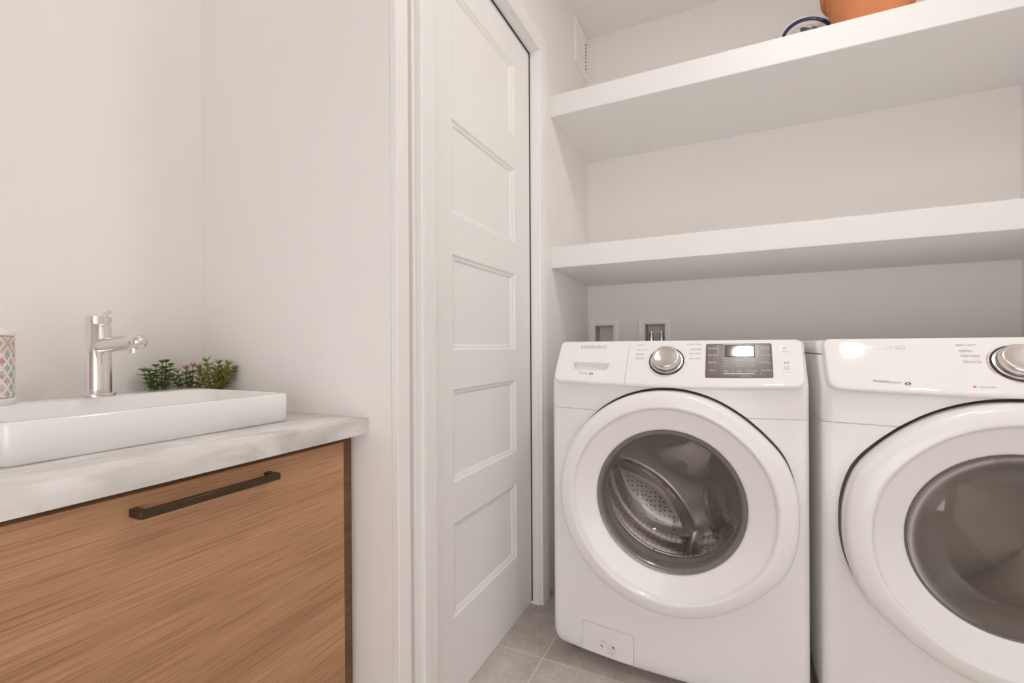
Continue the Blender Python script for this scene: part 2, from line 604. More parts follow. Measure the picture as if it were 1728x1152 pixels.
DY0, DY1, DZ1 = 0.908, 1.5695, 2.041                 # door opening
b = B()
box(b, XW - T, XW, YR, 0.800, 0, CEIL)
box(b, XW - T, XW - .022, 0.800, 0.8336, 0, CEIL)
box(b, XW - T, XW, 0.8336, DY0 - 0.014, 0, CEIL)
box(b, XW - T, XW, DY1 + 0.014, YB + T, 0, CEIL)
box(b, XW - T, XW, DY0 - 0.014, DY1 + 0.014, DZ1 + 0.014, CEIL)
struct('wall_left', b, wall_m)
b = B(); box(b, XV - T, XW - T, YR, YR + T, 0, CEIL); struct('wall_return', b, wall_m)
b = B(); box(b, XV - T, XV, YF - T, YR, 0, CEIL); struct('wall_vanity', b, wall_m)
b = B(); box(b, XR, XR + T, YF - T, YB + T, 0, CEIL); struct('wall_right', b, wall_m)
WX0, WX1, WZ0, WZ1 = -0.45, 0.88, 0.05, 1.65          # window added behind the camera, unseen, to let in soft fill
b = B()
for x0_, x1_, z0_, z1_ in ((XV, WX0, 0, CEIL), (WX1, XR, 0, CEIL), (WX0, WX1, 0, WZ0), (WX0, WX1, WZ1, CEIL)):
    box(b, x0_, x1_, YF - T, YF, z0_, z1_)
struct('wall_front', b, wall_m)
b = B()
for x0_, x1_, z0_, z1_ in ((WX0, WX0 + .05, WZ0, WZ1), (WX1 - .05, WX1, WZ0, WZ1), (0.20, 0.25, WZ0 + .05, WZ1 - .05), (WX0 + .05, WX1 - .05, WZ0, WZ0 + .05), (WX0 + .05, WX1 - .05, WZ1 - .05, WZ1)):
    box(b, x0_, x1_, YF - .07, YF - .02, z0_, z1_)
fill_win = struct('fill_window_1', b, trim_m)
b = B(); box(b, WX0 + .05, WX1 - .05, YF - .048, YF - .042, WZ0 + .05, WZ1 - .05)
obj('fill_pane', b, glass('fill_window_pane', (0.97, 0.97, 0.97)), fill_win)

# back wall with the two openings of the supply boxes
H1 = (-0.608, -0.514, 0.875, 1.057); H2 = (-0.368, -0.274, 0.875, 1.0575)
b = B()
xs = [XW, H1[0], H1[1], H2[0], H2[1], XR]; zs = [0, 0.875, 1.057, CEIL]
gv = {(i, k, q): b.verts.new((xs[i], YB + T * q, zs[k])) for i in range(6) for k in range(4) for q in (0, 1)}
solid = {(i, k) for i in range(5) for k in range(3) if not (k == 1 and i in (1, 3))}
for (i, k) in solid:
    for q in (0, 1):
        b.faces.new((gv[i, k, q], gv[i + 1, k, q], gv[i + 1, k + 1, q], gv[i, k + 1, q]))
    for (di, dk, e0, e1) in ((-1, 0, (0, 0), (0, 1)), (1, 0, (1, 0), (1, 1)), (0, -1, (0, 0), (1, 0)), (0, 1, (0, 1), (1, 1))):
        if (i + di, k + dk) not in solid:
            p, r_ = (i + e0[0], k + e0[1]), (i + e1[0], k + e1[1])
            b.faces.new((gv[p[0], p[1], 0], gv[r_[0], r_[1], 0], gv[r_[0], r_[1], 1], gv[p[0], p[1], 1]))
struct('wall_back', b, wall_m)

# door slab with five recessed panels
XD = -0.672
dy0, dy1, dz0, dz1 = 0.911, 1.5655, 0.0105, 2.0365
py0, py1 = 1.040, 1.439
pz = [(0.229, 0.481), (0.591, 0.841), (0.946, 1.204), (1.312, 1.567), (1.677, 1.926)]
b = B()


def quad(bm, pts):
    bm.faces.new([bm.verts.new(p) for p in pts])


def yz(y0, y1, z0, z1, x=XD):
    return [(x, y0, z0), (x, y1, z0), (x, y1, z1), (x, y0, z1)]


zz = [dz0] + [v for p in pz for v in p] + [dz1]
for z0, z1 in zip(zz, zz[1:]):
    quad(b, yz(dy0, py0, z0, z1)); quad(b, yz(py1, dy1, z0, z1))
for k in range(0, len(zz), 2):
    quad(b, yz(py0, py1, zz[k], zz[k + 1]))
for (z0, z1) in pz:
    prof = [(0, 0), (0.0065, -0.0052), (0.0105, -0.0054), (0.017, -0.0105)]
    rows = [[b.verts.new(p) for p in yz(py0 + i * 1.5, py1 - i * 1.5, z0 + i, z1 - i, XD + d)] for i, d in prof]
    for a, c in zip(rows, rows[1:]):
        for i in range(4):
            b.faces.new((a[i], a[(i + 1) % 4], c[(i + 1) % 4], c[i]))
    b.faces.new(rows[-1])
xb = XD - 0.035
for pts in ([(XD, dy0, dz0), (XD, dy0, dz1), (xb, dy0, dz1), (xb, dy0, dz0)], [(XD, dy1, dz0), (XD, dy1, dz1), (xb, dy1, dz1), (xb, dy1, dz0)],
            [(XD, dy0, dz1), (XD, dy1, dz1), (xb, dy1, dz1), (xb, dy0, dz1)], [(XD, dy0, dz0), (XD, dy1, dz0), (xb, dy1, dz0), (xb, dy0, dz0)],
            yz(dy0, dy1, dz0, dz1, xb)):
    quad(b, pts)
bmesh.ops.remove_doubles(b, verts=b.verts[:], dist=1e-5)
door = struct('door_1', b, trim_m)

# jamb, stop and casing around the door
b = B()
box(b, XW - T, XW + 0.002, DY1, DY1 + 0.014, 0, DZ1 + 0.014)
box(b, XW - T, XW + 0.002, DY0 - 0.014, DY0, 0, DZ1 + 0.014)
box(b, XW - T, XW + 0.002, DY0, DY1, DZ1, DZ1 + 0.014)
box(b, XW - T, xb - 0.001, DY1 - 0.012, DY1, 0, DZ1)
box(b, XW - T, xb - 0.001, DY0, DY0 + 0.012, 0, DZ1)
box(b, XW - T, xb - 0.001, DY0 + 0.012, DY1 - 0.012, DZ1 - 0.012, DZ1)
struct('trim_1', b, trim_m)
b = B()
prof = [(0.0, 0.0), (0.0, 0.0125), (0.0018, 0.0142), (0.016, 0.0148), (0.0185, 0.0163), (0.036, 0.0168), (0.039, 0.0175), (0.055, 0.0175), (0.057, 0.016), (0.057, 0.0)]
cy0, cy1, cz1 = DY0 - 0.005, DY1 + 0.005, DZ1 + 0.005
loops = []
for (yb_, zb_, sy, sz) in ((cy0, 0, -1, 0), (cy0, cz1, -1, 1), (cy1, cz1, 1, 1), (cy1, 0, 1, 0)):
    loops.append([Vector((XW + t, yb_ + sy * w, zb_ + sz * w)) for w, t in prof])
loft(b, loops)
struct('trim_2', b, trim_m, ang=20)
b = B(); box(b, XW + .0002, XW + .0170, YR, 0.800, 0, CEIL - .0005, 0.0012, 1)     # board on the wall's corner
struct('trim_4', b, trim_m)
b = B()                                              # dark strips that paint the shade in the gap around the slab
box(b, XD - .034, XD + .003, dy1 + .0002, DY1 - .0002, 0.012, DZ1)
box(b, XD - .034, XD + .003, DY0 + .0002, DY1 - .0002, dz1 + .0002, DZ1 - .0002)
struct('trim_gap_shade', b, hole_m)

# ------------------------------------------------------------------ shelves
SX0, SX1, SYF = XW + 0.0005, XR - 0.0005, 1.72


def shelf(zf0, zf1, zb0, zb1, label):
    b = B()
    vs = box(b, SX0, SX1, SYF, YB - 0.0005, 0, 1)
    for v in vs:
        front = v.co.y < 2
        v.co.z = (zf0 if front else zb0) if v.co.z < .5 else (zf1 if front else zb1)
    es = [e for e in b.edges if all(v.co.y < 2 for v in e.verts) and abs(e.verts[0].co.x - e.verts[1].co.x) > .5]
    bmesh.ops.bevel(b, geom=es, offset=0.0015, segments=2, affect='EDGES')
    return tag(obj('wall_shelf', b, shelf_m), label, 'shelf', 'thick white wall shelves')


shelf(1.867, 1.951, 1.866, 1.950, 'upper thick white wall shelf carrying the terracotta pot and plate')
shelf(1.266, 1.3485, 1.2515, 1.334, 'lower thick white wall shelf, empty, just above the washer and dryer')

# ------------------------------------------------------------------ washer and dryer
LOBE = [(0, .0040), (10, .0055), (19, .0069), (25, .0072), (30, .0052), (37, .0006), (45, -.0024), (55, -.0034), (66, -.0022), (80, -.0006), (95, 0), (180, 0)]


def lobe_fn(side):
    def f(t):
        d = math.degrees(t) % 360
        if side < 0:
            d = (180 - d) % 360
        if d > 180:
            d = 360 - d
        for (a, va), (c, vc) in zip(LOBE, LOBE[1:]):
            if d <= c:
                return va + (vc - va) * (d - a) / (c - a)
        return 0
    return f


def outline(cx, dy=0.0, inset=0.0, half=0.343, back=2.10):
    """plan of the cabinet: bowed front, rounded front corners."""
    h = half - inset
    R = 0.024

    def yf(d):
        return 1.322 + 0.30 * d * d + dy
    pts = []
    n = 26
    for k in range(n + 1):
        d = -(h - R) + 2 * (h - R) * k / n
        pts.append((cx + d, yf(d)))
    ye = yf(h - R)
    for k in range(1, 7):
        a = -PI / 2 + (PI / 2) * k / 6 * 0.98
        pts.append((cx + h - R + R * math.cos(a), ye + R + R * math.sin(a)))
    pts.append((cx + h, back)); pts.append((cx - h, back))
    for k in range(6, 0, -1):
        a = -PI / 2 - (PI / 2) * k / 6 * 0.98
        pts.append((cx - h + R + R * math.cos(a), ye + R + R * math.sin(a)))
    return pts


def rrect_sub(x0, x1, y0, y1, rs, nc=6, nx=14, ny=5):
    cs = ((x0, y0, PI, 1, 1), (x1, y0, 1.5 * PI, -1, 1), (x1, y1, 0, -1, -1), (x0, y1, .5 * PI, 1, -1))
    out = []
    for q in range(4):
        cx, cy, a0, sx, sy = cs[q]
        arc = []
        for k in range(nc + 1):
            a = a0 + .5 * PI * k / nc
            arc.append((cx + sx * rs[q] + rs[q] * math.cos(a), cy + sy * rs[q] + rs[q] * math.sin(a)))
        out.append(arc)
    pts = []
    for q in range(4):
        pts += out[q]
        a, c = out[q][-1], out[(q + 1) % 4][0]
        m = nx if q % 2 == 0 else ny
        pts += [(a[0] + (c[0] - a[0]) * i / m, a[1] + (c[1] - a[1]) * i / m) for i in range(1, m)]
    return pts


def slab_on(bm, fmap, u0, u1, v0, v1, rs, depth, bev, sides=(1, 1, 1, 1), top=0.0, steps=5):
    # rounded plate on a surface map; sides = which of left, right, bottom, top edges are rounded over
    US = 0.152

    def loop(d, h):
        a, c = u0 + d * sides[0], u1 - d * sides[1]
        e, g = v0 * US + d * sides[2], v1 * US - d * sides[3]
        rr_ = [max(r - d, 0.0006) for r in rs]
        return [fmap(u, v / US, h) for u, v in rrect_sub(a, c, e, g, rr_)]
    loops = [[p + Vector((0, depth, 0)) for p in loop(0, top - bev)]]
    for k in range(steps + 1):
        a = PI / 2 * k / steps
        loops.append(loop(bev * (1 - math.cos(a)), top - bev + bev * math.sin(a)))
    half = min((u1 - u0), (v1 - v0) * US) / 2
    n0 = rrect_sub(u0 + bev * sides[0], u1 - bev * sides[1], v0 * US + bev * sides[2], v1 * US - bev * sides[3], [max(r - bev, 0.0006) for r in rs])
    cu = (u0 + u1) / 2; cv = (v0 + v1) / 2 * US
    for q in (0.9, 0.75, 0.58, 0.40, 0.22, 0.08):
        loops.append([fmap(cu + (u - cu) * q, (cv + (v - cv) * q) / US, top) for u, v in n0])
    loft(bm, loops)


def console_map(cx):
    def f(dx, s, h=0.0):
        ss = s - 0.045 * (1 - (dx / 0.333) ** 2) * max(0.0, 1 - s)
        n = Vector((0.52 * dx, -1, 0.75)).normalized()
        bulge = 0.002 * (1 - (2 * s - 1) ** 2)
        return Vector((cx + dx, 1.294 + 0.090 * ss + 0.26 * dx * dx, 0.852 + 0.12 * ss)) + n * (h + bulge)
    return f


def plate_on(bm, fmap, out, depth, bev, steps=4, top=0.0):
    """a plate lying on a surface map: outline in (u, v), its front at `top`, its back at top-depth."""
    cu = sum(p[0] for p in out) / len(out); cv = sum(p[1] for p in out) / len(out)
    US = 0.141

    def ins(d):
        # shrink the outline by the distance d (v is in units of US metres)
        n = len(out)
        res = []
        for i in range(n):
            a, c = out[i - 1], out[(i + 1) % n]
            tx, ty = (c[0] - a[0]), (c[1] - a[1]) * US
            L = math.hypot(tx, ty) or 1
            res.append((out[i][0] - ty / L * d, out[i][1] + tx / L * d / US))
        return res
    loops = [[fmap(u, v, top - depth) for u, v in ins(bev * .2)]]
    if bev:
        for k in range(steps + 1):
            a = PI / 2 * k / steps
            loops.append([fmap(u, v, top - bev + bev * math.sin(a)) for u, v in ins(bev * (1 - math.cos(a)))])
    else:
        loops.append([fmap(u, v, top) for u, v in out])
    last = ins(bev)
    for q in (0.93, 0.8, 0.62, 0.42, 0.2):
        loops.append([fmap(cu + (u - cu) * q, cv + (v - cv) * q, top) for u, v in last])
    loft(bm, loops)


def disc_on(bm, fmap, u, v, r0_, r1_, h0, h1, seg=48):
    """ring or disc whose axis is the surface normal."""
    US = 0.141

    def pt(r, h, t):
        o = fmap(u, v, 0.0); n = (fmap(u, v, 1.0) - o).normalized()
        e1 = Vector((1, 0, 0)); e1 = (e1 - n * e1.dot(n)).normalized(); e2 = n.cross(e1)
        return o + n * h + (e1 * math.cos(t) + e2 * math.sin(t)) * r
    return pt


def lathe_on(bm, fmap, u, v, prof, seg=56):
    pt = disc_on(bm, fmap, u, v, 0, 0, 0, 0)
    loops = [[pt(r, h, 2 * PI * k / seg) for k in range(seg)] for r, h in prof]
    loft(bm, loops, prof[0][0] > 1e-4, prof[-1][0] > 1e-4)
    bmesh.ops.remove_doubles(bm, verts=bm.verts[:], dist=1e-6)


def front_map(cx, off=0.0):
    def f(x, z, h=0.0):
        d = x - cx
        n = Vector((0.6 * d, -1, 0)).normalized()
        return Vector((x, 1.322 + 0.30 * d * d, z)) + n * (h + off)
    return f


def cyl_bm(cx, cz, r, y0, y1, seg=96, rfun=None):
    c = B()
    lathe(c, [(r, y0, 1), (r, y1, 1)], (cx, 0, cz), 'y', seg, rfun)
    return c


ZC = 0.533


def appliance(name, label, cx, dcx, side):
    t = thing(name, label, name.replace('_', ' '), (cx, 1.72, 0))
    rf = lobe_fn(side)
    # cabinet
    b = B()
    loops = []
    for z, i in ((0.036, 0.022), (0.040, 0.013), (0.050, 0.006), (0.066, 0.001), (0.085, 0.0), (0.40, 0), (0.764, 0.0), (0.7655, 0.0012)):
        loops.append([Vector((x, y, z)) for x, y in outline(cx, i * .5, i)])
    loft(b, loops)
    cab = obj('cabinet', b, enamel_m, t)
    def rec():
        c2 = B()
        lathe(c2, [(0.3025, 1.20, 1), (0.3025, 1.366, 1)], (dcx, 0, ZC + .004), 'y', 160, rf)
        return c2
    cut(cab, [rec(), cyl_bm(dcx, ZC, 0.252, 1.20, 1.98)])
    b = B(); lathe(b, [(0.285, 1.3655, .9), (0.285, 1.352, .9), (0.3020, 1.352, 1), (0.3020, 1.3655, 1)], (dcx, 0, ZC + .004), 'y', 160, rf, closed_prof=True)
    obj('door_gap_shade', b, rubber_gap_m, t)  # dark ring standing in for the shade inside the door gap
    # upper band and lid
    b = B()
    loops = []
    for z, i, dy in ((0.7665, 0.0012, 0), (0.768, 0, 0), (0.846, 0, 0), (0.856, 0, 0.005), (0.930, 0, 0.062)):
        loops.append([Vector((x, y, z)) for x, y in outline(cx, dy, i)])
    loft(b, loops)
    ub = obj('upper_band', b, enamel_m, t)
    cut(ub, [rec()])
    b = B()
    loops = []
    for z, i, dy in ((0.9325, 0.001, 0.064), (0.934, 0, 0.065), (0.955, 0, 0.082), (0.963, 0.002, 0.090), (0.967, 0.008, 0.100)):
        loops.append([Vector((x, y, z)) for x, y in outline(cx, dy, i, back=2.11)])
    loft(b, loops)
    obj('top_panel', b, enamel_m, t)
    for sx in (-1, 1):
        for y in (1.42, 2.03):
            b = B(); lathe(b, [(0.021, 0.0), (0.022, 0.006), (0.014, 0.010), (0.012, 0.045)], (cx + sx * .28, y, 0), 'z', 20)
            obj('foot', b, rubber_gap_m, t)
    # porthole door
    b = B()
    prof = [(0.193, 1.330, 0), (0.1925, 1.304, 0), (0.195, 1.298, 0), (0.200, 1.2955, 0), (0.215, 1.2905, 0), (0.232, 1.284, 0), (0.246, 1.2775, 0.05), (0.2515, 1.2757, .15),
            (0.2540, 1.2712, .3), (0.2568, 1.2660, .4), (0.2590, 1.2646, .5), (0.2630, 1.2645, .6), (0.273, 1.2668, .75), (0.284, 1.2702, .9), (0.2920, 1.2742, 1), (0.2970, 1.2795, 1), (0.2995, 1.2865, 1), (0.3005, 1.295, 1), (0.3008, 1.318, 1), (0.300, 1.334, 1), (0.297, 1.340, 1), (0.28, 1.342, .5)]
    lathe(b, prof, (dcx, 0, ZC), 'y', 160, rf, closed_prof=True)
    ring = obj('door', b, gloss_m, t, ang=60)
    return t, cab, ring


def pocket(x, z, R):
    """how deep a spot of the drum's back lies inside one of its three pressed pockets (0 outside)."""
    best = -9
    for a in (112, 232, 352):
        d = math.radians(a)
        p = (x * math.cos(d) + z * math.sin(d)) / R
        q = (-x * math.sin(d) + z * math.cos(d)) / R
        best = max(best, p - 0.40 - 0.42 * (q + 0.08) ** 2)
    return best


def sstep(v):
    v = max(0.0, min(1.0, v))
    return v * v * (3 - 2 * v)


def drum_back(bm, cx, cz, y, R):
    """pressed back wall of the drum: three pockets, three broad arms, a raised bead along the pockets."""
    nr, na = 56, 180
    rows = []
    for i in range(nr + 1):
        r = R * i / nr
        row = []
        for k in range(na):
            t = 2 * PI * k / na
            x, z = r * math.cos(t), r * math.sin(t)
            g = pocket(x, z, R)
            rim = sstep((1.0 - r / R) / 0.05)
            dep = 0.042 * sstep(g / 0.14) * rim
            bead = -0.013 * math.exp(-((g + 0.03) / 0.030) ** 2) * rim
            dish = 0.005 * (r / R) ** 2
            row.append(Vector((cx + x, y + dep + bead - dish, cz + z)))
        rows.append(row)
    loft(bm, rows, False, False)
    bmesh.ops.remove_doubles(bm, verts=bm.verts[:], dist=1e-6)


# ---- washer
WX, WDX = -0.1657, -0.157
washer, wcab, wdoor = appliance('washing_machine', 'white front-loading washer with a clear porthole, grey display and silver dial, left of the dryer', WX, WDX, 1)
cm = console_map(WX)
def console_outline(x0, x1, v0, v1, rs):
    US = 0.141
    return [(u, v / US) for u, v in subdiv_outline(rrect(x0, x1, v0 * US, v1 * US, rs), 0.012)]


b = B(); slab_on(b, cm, -0.328, -0.1053, 0.0, 1.0, (0.024, 0.0008, 0.0008, 0.016), 0.06, 0.007, (1, 0, 1, 1))
drawer = obj('detergent_drawer', b, console_m, washer, ang=50)
cutb = B()
tr = [(-0.2700, 0.452), (-0.1570, 0.452), (-0.1605, 0.31), (-0.166, 0.272), (-0.2545, 0.272), (-0.2630, 0.31)]
loft(cutb, [[cm(u, v, 0.02) for u, v in tr], [cm(u, v, -0.016) for u, v in tr]])
cut(drawer, [cutb])
b = B(); slab_on(b, cm, -0.1043, 0.333, 0.0, 1.0, (0.0008, 0.024, 0.016, 0.0008), 0.06, 0.007, (0, 1, 1, 1))
console = obj('control_console', b, console_m, washer, ang=50)
b = B()
put_text(b, 'SAMSUNG', cm, -0.2560, -0.1740, 0.795, 0.875)
obj('brand_lettering', b, ink_s, drawer, label='silver capital lettering')
b = B()
put_text(b, 'VRT plus', cm, -0.2440, -0.2190, 0.185, 0.225)
obj('small_lettering', b, ink_g, drawer)


def swirl(fmap, u, v, bm):
    """small two-comma mark."""
    pt = disc_on(None, fmap, u, v, 0, 0, 0, 0)
    o = pt(0, 0.0005, 0); e1 = (pt(1, 0.0005, 0) - o); e2 = (pt(1, 0.0005, PI / 2) - o)
    for s in (-1, 1):
        pts = []
        n = 12
        for k in range(n + 1):
            a = -0.15 * PI + 1.15 * PI * k / n
            pts.append((0.0056 * math.cos(a), 0.0036 * math.sin(a)))
        for k in range(n, -1, -1):
            a = -0.15 * PI + 1.15 * PI * k / n
            q = 0.25 + 0.5 * (k / n)
            pts.append((0.0056 * q * math.cos(a), 0.0004 + 0.0036 * q * math.sin(a)))
        vs = [bm.verts.new(o + e1 * (s * x) + e2 * (s * (y + .0002))) for x, y in pts]
        for k in range(n):
            bm.faces.new((vs[k], vs[k + 1], vs[2 * n - k], vs[2 * n + 1 - k]))


b = B(); swirl(cm, -0.2065, 0.195, b); obj('swirl_mark', b, ink_d, drawer)


def dial(parent, fm, u, v):
    b = B(); lathe_on(b, fm, u, v, [(0.0465, -0.004), (0.0465, 0.0022), (0.0450, 0.0034), (0.0430, 0.0030), (0.0430, -0.004)])
    ring = obj('dial_ring', b, darkring_m, parent)
    b = B(); lathe_on(b, fm, u, v, [(0.0428, -0.004), (0.0428, 0.0030), (0.0385, 0.0042), (0.0385, -0.004)])
    obj('dial_collar', b, silver_m, parent, label='pale silver dial collar')
    b = B(); lathe_on(b, fm, u, v, [(0.0375, 0.002), (0.0375, 0.012), (0.0365, 0.019), (0.0345, 0.0225), (0.031, 0.0242), (0.0285, 0.0238), (0.026, 0.0226), (0.018, 0.0205), (0.009, 0.0195), (0.0, 0.0193)], 64)
    return obj('program_dial', b, silver_m, parent, ang=60)


dial(console, cm, 0.0035, 0.515)
b = B()
for s, u0_, v in (('NORMAL', -0.0812, .878), ('HEAVY DUTY', -0.0820, .764), ('BEDDING', -0.0822, .664), ('SANITIZE', -0.0824, .566)):
    w = 0.0030 * len(s)
    put_text(b, s, cm, u0_, u0_ + w, v - 0.016, v + 0.016)
obj('cycle_lettering', b, ink_g, console)
b = B()
for s, u1_, v in (('RINSE + SPIN', 0.0905, .884), ('DELICATES', 0.0912, .774), ('PERM PRESS', 0.0915, .678), ('QUICK WASH', 0.0915, .572)):
    w = 0.0030 * len(s)
    put_text(b, s, cm, u1_ - w, u1_, v - 0.016, v + 0.016)
obj('cycle_lettering', b, ink_g, console)

# display
b = B(); plate_on(b, cm, console_outline(0.1035, 0.2615, 0.178, 0.892, 0.004), 0.004, 0.0004, 2, top=0.0008)
disp = obj('display_panel', b, panel_m, console, label='dark grey-brown display panel with white button lettering')
b = B(); plate_on(b, cm, console_outline(0.150, 0.222, 0.60, 0.852, 0.002), 0.0016, 0.0002, 2, top=0.0014)
obj('display_window', b, lcd_m, disp, label='darker display window')
b = B()


def cm2(u, v, h=0.0):
    return cm(u, v, h + 0.0012)


def cm3(u, v, h=0.0):
    return cm(u, v, h + 0.0016)


def ctext(s, u, v, w, h=0.040):
    put_text(b, s, cm2, u - w / 2, u + w / 2, v - h / 2, v + h / 2)


for s, v, w in (('Extra Rinse', .790, .024), ('Extra Spin', .642, .022), ('Spin Only', .488, .020), ('Sound', .322, .013)):
    ctext(s, 0.1205, v, w)
for s, u, w in (('Temp.', 0.1535, .0125), ('Spin', 0.1850, .010), ('Soil Level', 0.2150, .022)):
    ctext(s, u, .312, w)
for s, v, w in (('My Cycle', .800, .020), ('Smart Care', .760, .022), ('Delay End', .636, .022), ('Self Clean', .478, .023), ('Smart Care', .320, .025)):
    ctext(s, 0.2465, v, w, 0.036)
for k, s in enumerate(('Hot', 'Warm', 'Cool', 'Cold')):
    put_text(b, s, cm2, 0.1475, 0.1475 + 0.0028 * len(s), .558 - .052 * k, .588 - .052 * k)
for k, s in enumerate(('Medium', 'Low', 'No Spin')):
    put_text(b, s, cm2, 0.1775, 0.1775 + 0.0026 * len(s), .506 - .052 * k, .536 - .052 * k)
for k, s in enumerate(('Heavy', 'Normal', 'Light')):
    put_text(b, s, cm2, 0.2075, 0.2075 + 0.0027 * len(s), .506 - .052 * k, .536 - .052 * k)
put_text(b, '- Child Lock -', cm2, 0.184, 0.214, .198, .222)


def strip(u0_, u1_, v0_, v1_):
    vs = [b.verts.new(cm2(u, v, 0.0004)) for u, v in ((u0_, v0_), (u1_, v0_), (u1_, v1_), (u0_, v1_))]
    b.faces.new(vs)


strip(0.1330, 0.1342, .60, .855); strip(0.2270, 0.2282, .60, .855)
strip(0.1470, 0.2205, .246, .262); strip(0.1690, 0.1698, .285, .345); strip(0.2000, 0.2008, .285, .345)
strip(0.2320, 0.2335, .246, .262)
strip(0.146, 0.218, .862, .872)
obj('display_lettering', b, ink_w, disp)


def ringtext(fm, u, v, r, bm, a0=0.0, a1=2 * PI, w=0.0006, h=0.0006, n=28):
    pt = disc_on(None, fm, u, v, 0, 0, 0, 0)
    prev = None
    for k in range(n + 1):
        a = a0 + (a1 - a0) * k / n
        c = (bm.verts.new(pt(r - w, h, a)), bm.verts.new(pt(r + w, h, a)))
        if prev:
            bm.faces.new((prev[0], prev[1], c[1], c[0]))
        prev = c


b = B(); ringtext(cm, 0.2165, 0.79, 0.0042, b, h=0.0022)
obj('window_mark', b, ink_w, disp)

for nm, u0_, u1_, v0_, v1_ in (('power_button', 0.2790, 0.3030, 0.665, 0.845), ('start_button', 0.2810, 0.3040, 0.285, 0.545)):
    b = B(); plate_on(b, cm, console_outline(u0_, u1_, v0_, v1_, 0.003), 0.003, 0.0008, 2, top=0.0011)
    o = obj(nm, b, gloss_m, console)
    b = B()
    um = (u0_ + u1_) / 2
    if nm == 'power_button':
        ringtext(cm2, um, 0.775, 0.0036, b, 0.9 - PI * 1.5 + PI * .5 + PI, 2 * PI - 0.9 + PI / 2, 0.0004)
        vs = [b.verts.new(cm2(u, v, 0.0005)) for u, v in ((um - .0004, .775), (um + .0004, .775), (um + .0004, .815), (um - .0004, .815))]
        b.faces.new(vs)
        put_text(b, 'POWER', cm2, um - 0.007, um + 0.007, 0.69, 0.712)
    else:
        vs = [b.verts.new(cm2(um + x, 0.47 + y, 0.0005)) for x, y in ((-0.005, -.028), (-0.0005, 0), (-0.005, .028))]
        b.faces.new(vs)
        for x in (0.0012, 0.0036):
            vs = [b.verts.new(cm2(um + x + dx, 0.47 + y, 0.0005)) for dx, y in ((0, -.026), (.0012, -.026), (.0012, .026), (0, .026))]
            b.faces.new(vs)
        put_text(b, 'START', cm2, um - 0.006, um + 0.006, 0.375, 0.40)
        put_text(b, 'PAUSE', cm2, um - 0.006, um + 0.006, 0.33, 0.355)
    obj('button_lettering', b, ink_g, o)

# porthole glass, trim, gasket, drum
b = B(); lathe(b, [(0.1930, 1.312), (0.1928, 1.300), (0.1905, 1.2965), (0.1860, 1.2975), (0.1810, 1.3025), (0.1765, 1.311), (0.1745, 1.322), (0.180, 1.326)], (WDX, 0, ZC), 'y', 120, closed_prof=True)
obj('porthole_trim', b, greytrim_m, wdoor, ang=60)
b = B()
outer = [(0.1790, 1.318), (0.1765, 1.3125), (0.1735, 1.314), (0.1700, 1.322), (0.1650, 1.345), (0.1570, 1.385), (0.1450, 1.415), (0.1260, 1.4335), (0.0900, 1.4405), (0.0450, 1.4430), (0.0, 1.4435)]
inner = [(0.0, 1.4515), (0.0480, 1.4508), (0.0930, 1.448), (0.1310, 1.4405), (0.1515, 1.4200), (0.1640, 1.388), (0.1715, 1.346), (0.1780, 1.326), (0.1790, 1.318)]
lathe(b, outer, (WDX, 0, ZC), 'y', 96)
lathe(b, inner, (WDX, 0, ZC), 'y', 96)
obj('window_bowl', b, bowl_m, wdoor, ang=60, label='clear glass bowl')
b = B(); lathe(b, [(0.2515, 1.349), (0.240, 1.352), (0.205, 1.356), (0.186, 1.362), (0.180, 1.375), (0.184, 1.392), (0.200, 1.402), (0.210, 1.412), (0.2515, 1.416)], (WDX, 0, ZC), 'y', 96, closed_prof=True)
obj('door_gasket', b, gasket_m, washer, ang=60)
b = B(); lathe(b, [(0.192, 1.428), (0.196, 1.4195), (0.205, 1.418), (0.226, 1.422), (0.236, 1.434), (0.2375, 1.45), (0.2375, 1.50), (0.234, 1.507), (0.2375, 1.514), (0.2375, 1.60), (0.234, 1.607), (0.2375, 1.614), (0.2375, 1.690), (0.226, 1.712), (0.2465, 1.72), (0.2465, 1.424), (0.238, 1.417), (0.205, 1.4130), (0.192, 1.419)], (WDX, 0, ZC), 'y', 120, closed_prof=True)
drum = obj('drum', b, drumwall_m, washer, ang=60, origin=(WDX, 1.42, ZC))
b = B(); drum_back(b, WDX, ZC, 1.690, 0.2365)
for f in b.faces:
    c = f.calc_center_median()
    f.material_index = 1 if pocket(c.x - WDX, c.z - ZC, 0.2365) > 0.20 else 0
o = obj('drum_back_wall', b, steel_m, drum, ang=60, origin=(WDX, 1.69, ZC))
o.data.materials.append(drumback_m)
b = B(); lathe(b, [(0.0, 1.6715), (0.012, 1.672), (0.0185, 1.6745), (0.0205, 1.679), (0.021, 1.700)], (WDX, 0, ZC), 'y', 40)
obj('drum_hub_cap', b, pot_m, drum, ang=60, label='round pale hub cap')
for k in range(3):
    a = math.radians(-78 + 120 * k)
    b = B()
    er = Vector((math.cos(a), 0, math.sin(a))); et = Vector((-math.sin(a), 0, math.cos(a)))
    loops = []
    for y, hgt, wd in ((1.455, .004, .030), (1.47, .030, .026), (1.52, .043, .022), (1.62, .043, .022), (1.67, .036, .024), (1.685, .010, .028)):
        lp = []
        for q in range(9):
            s = -1 + 2 * q / 8
            hh = hgt * (1 - abs(s) ** 2.2)
            lp.append(Vector((WDX, y, ZC)) + er * (0.2405 - hh - (0.0 if abs(s) < .99 else -0.003)) + et * (s * wd))
        loops.append(lp)
    loft(b, loops)
    obj('drum_paddle', b, steel_m, drum, ang=60)

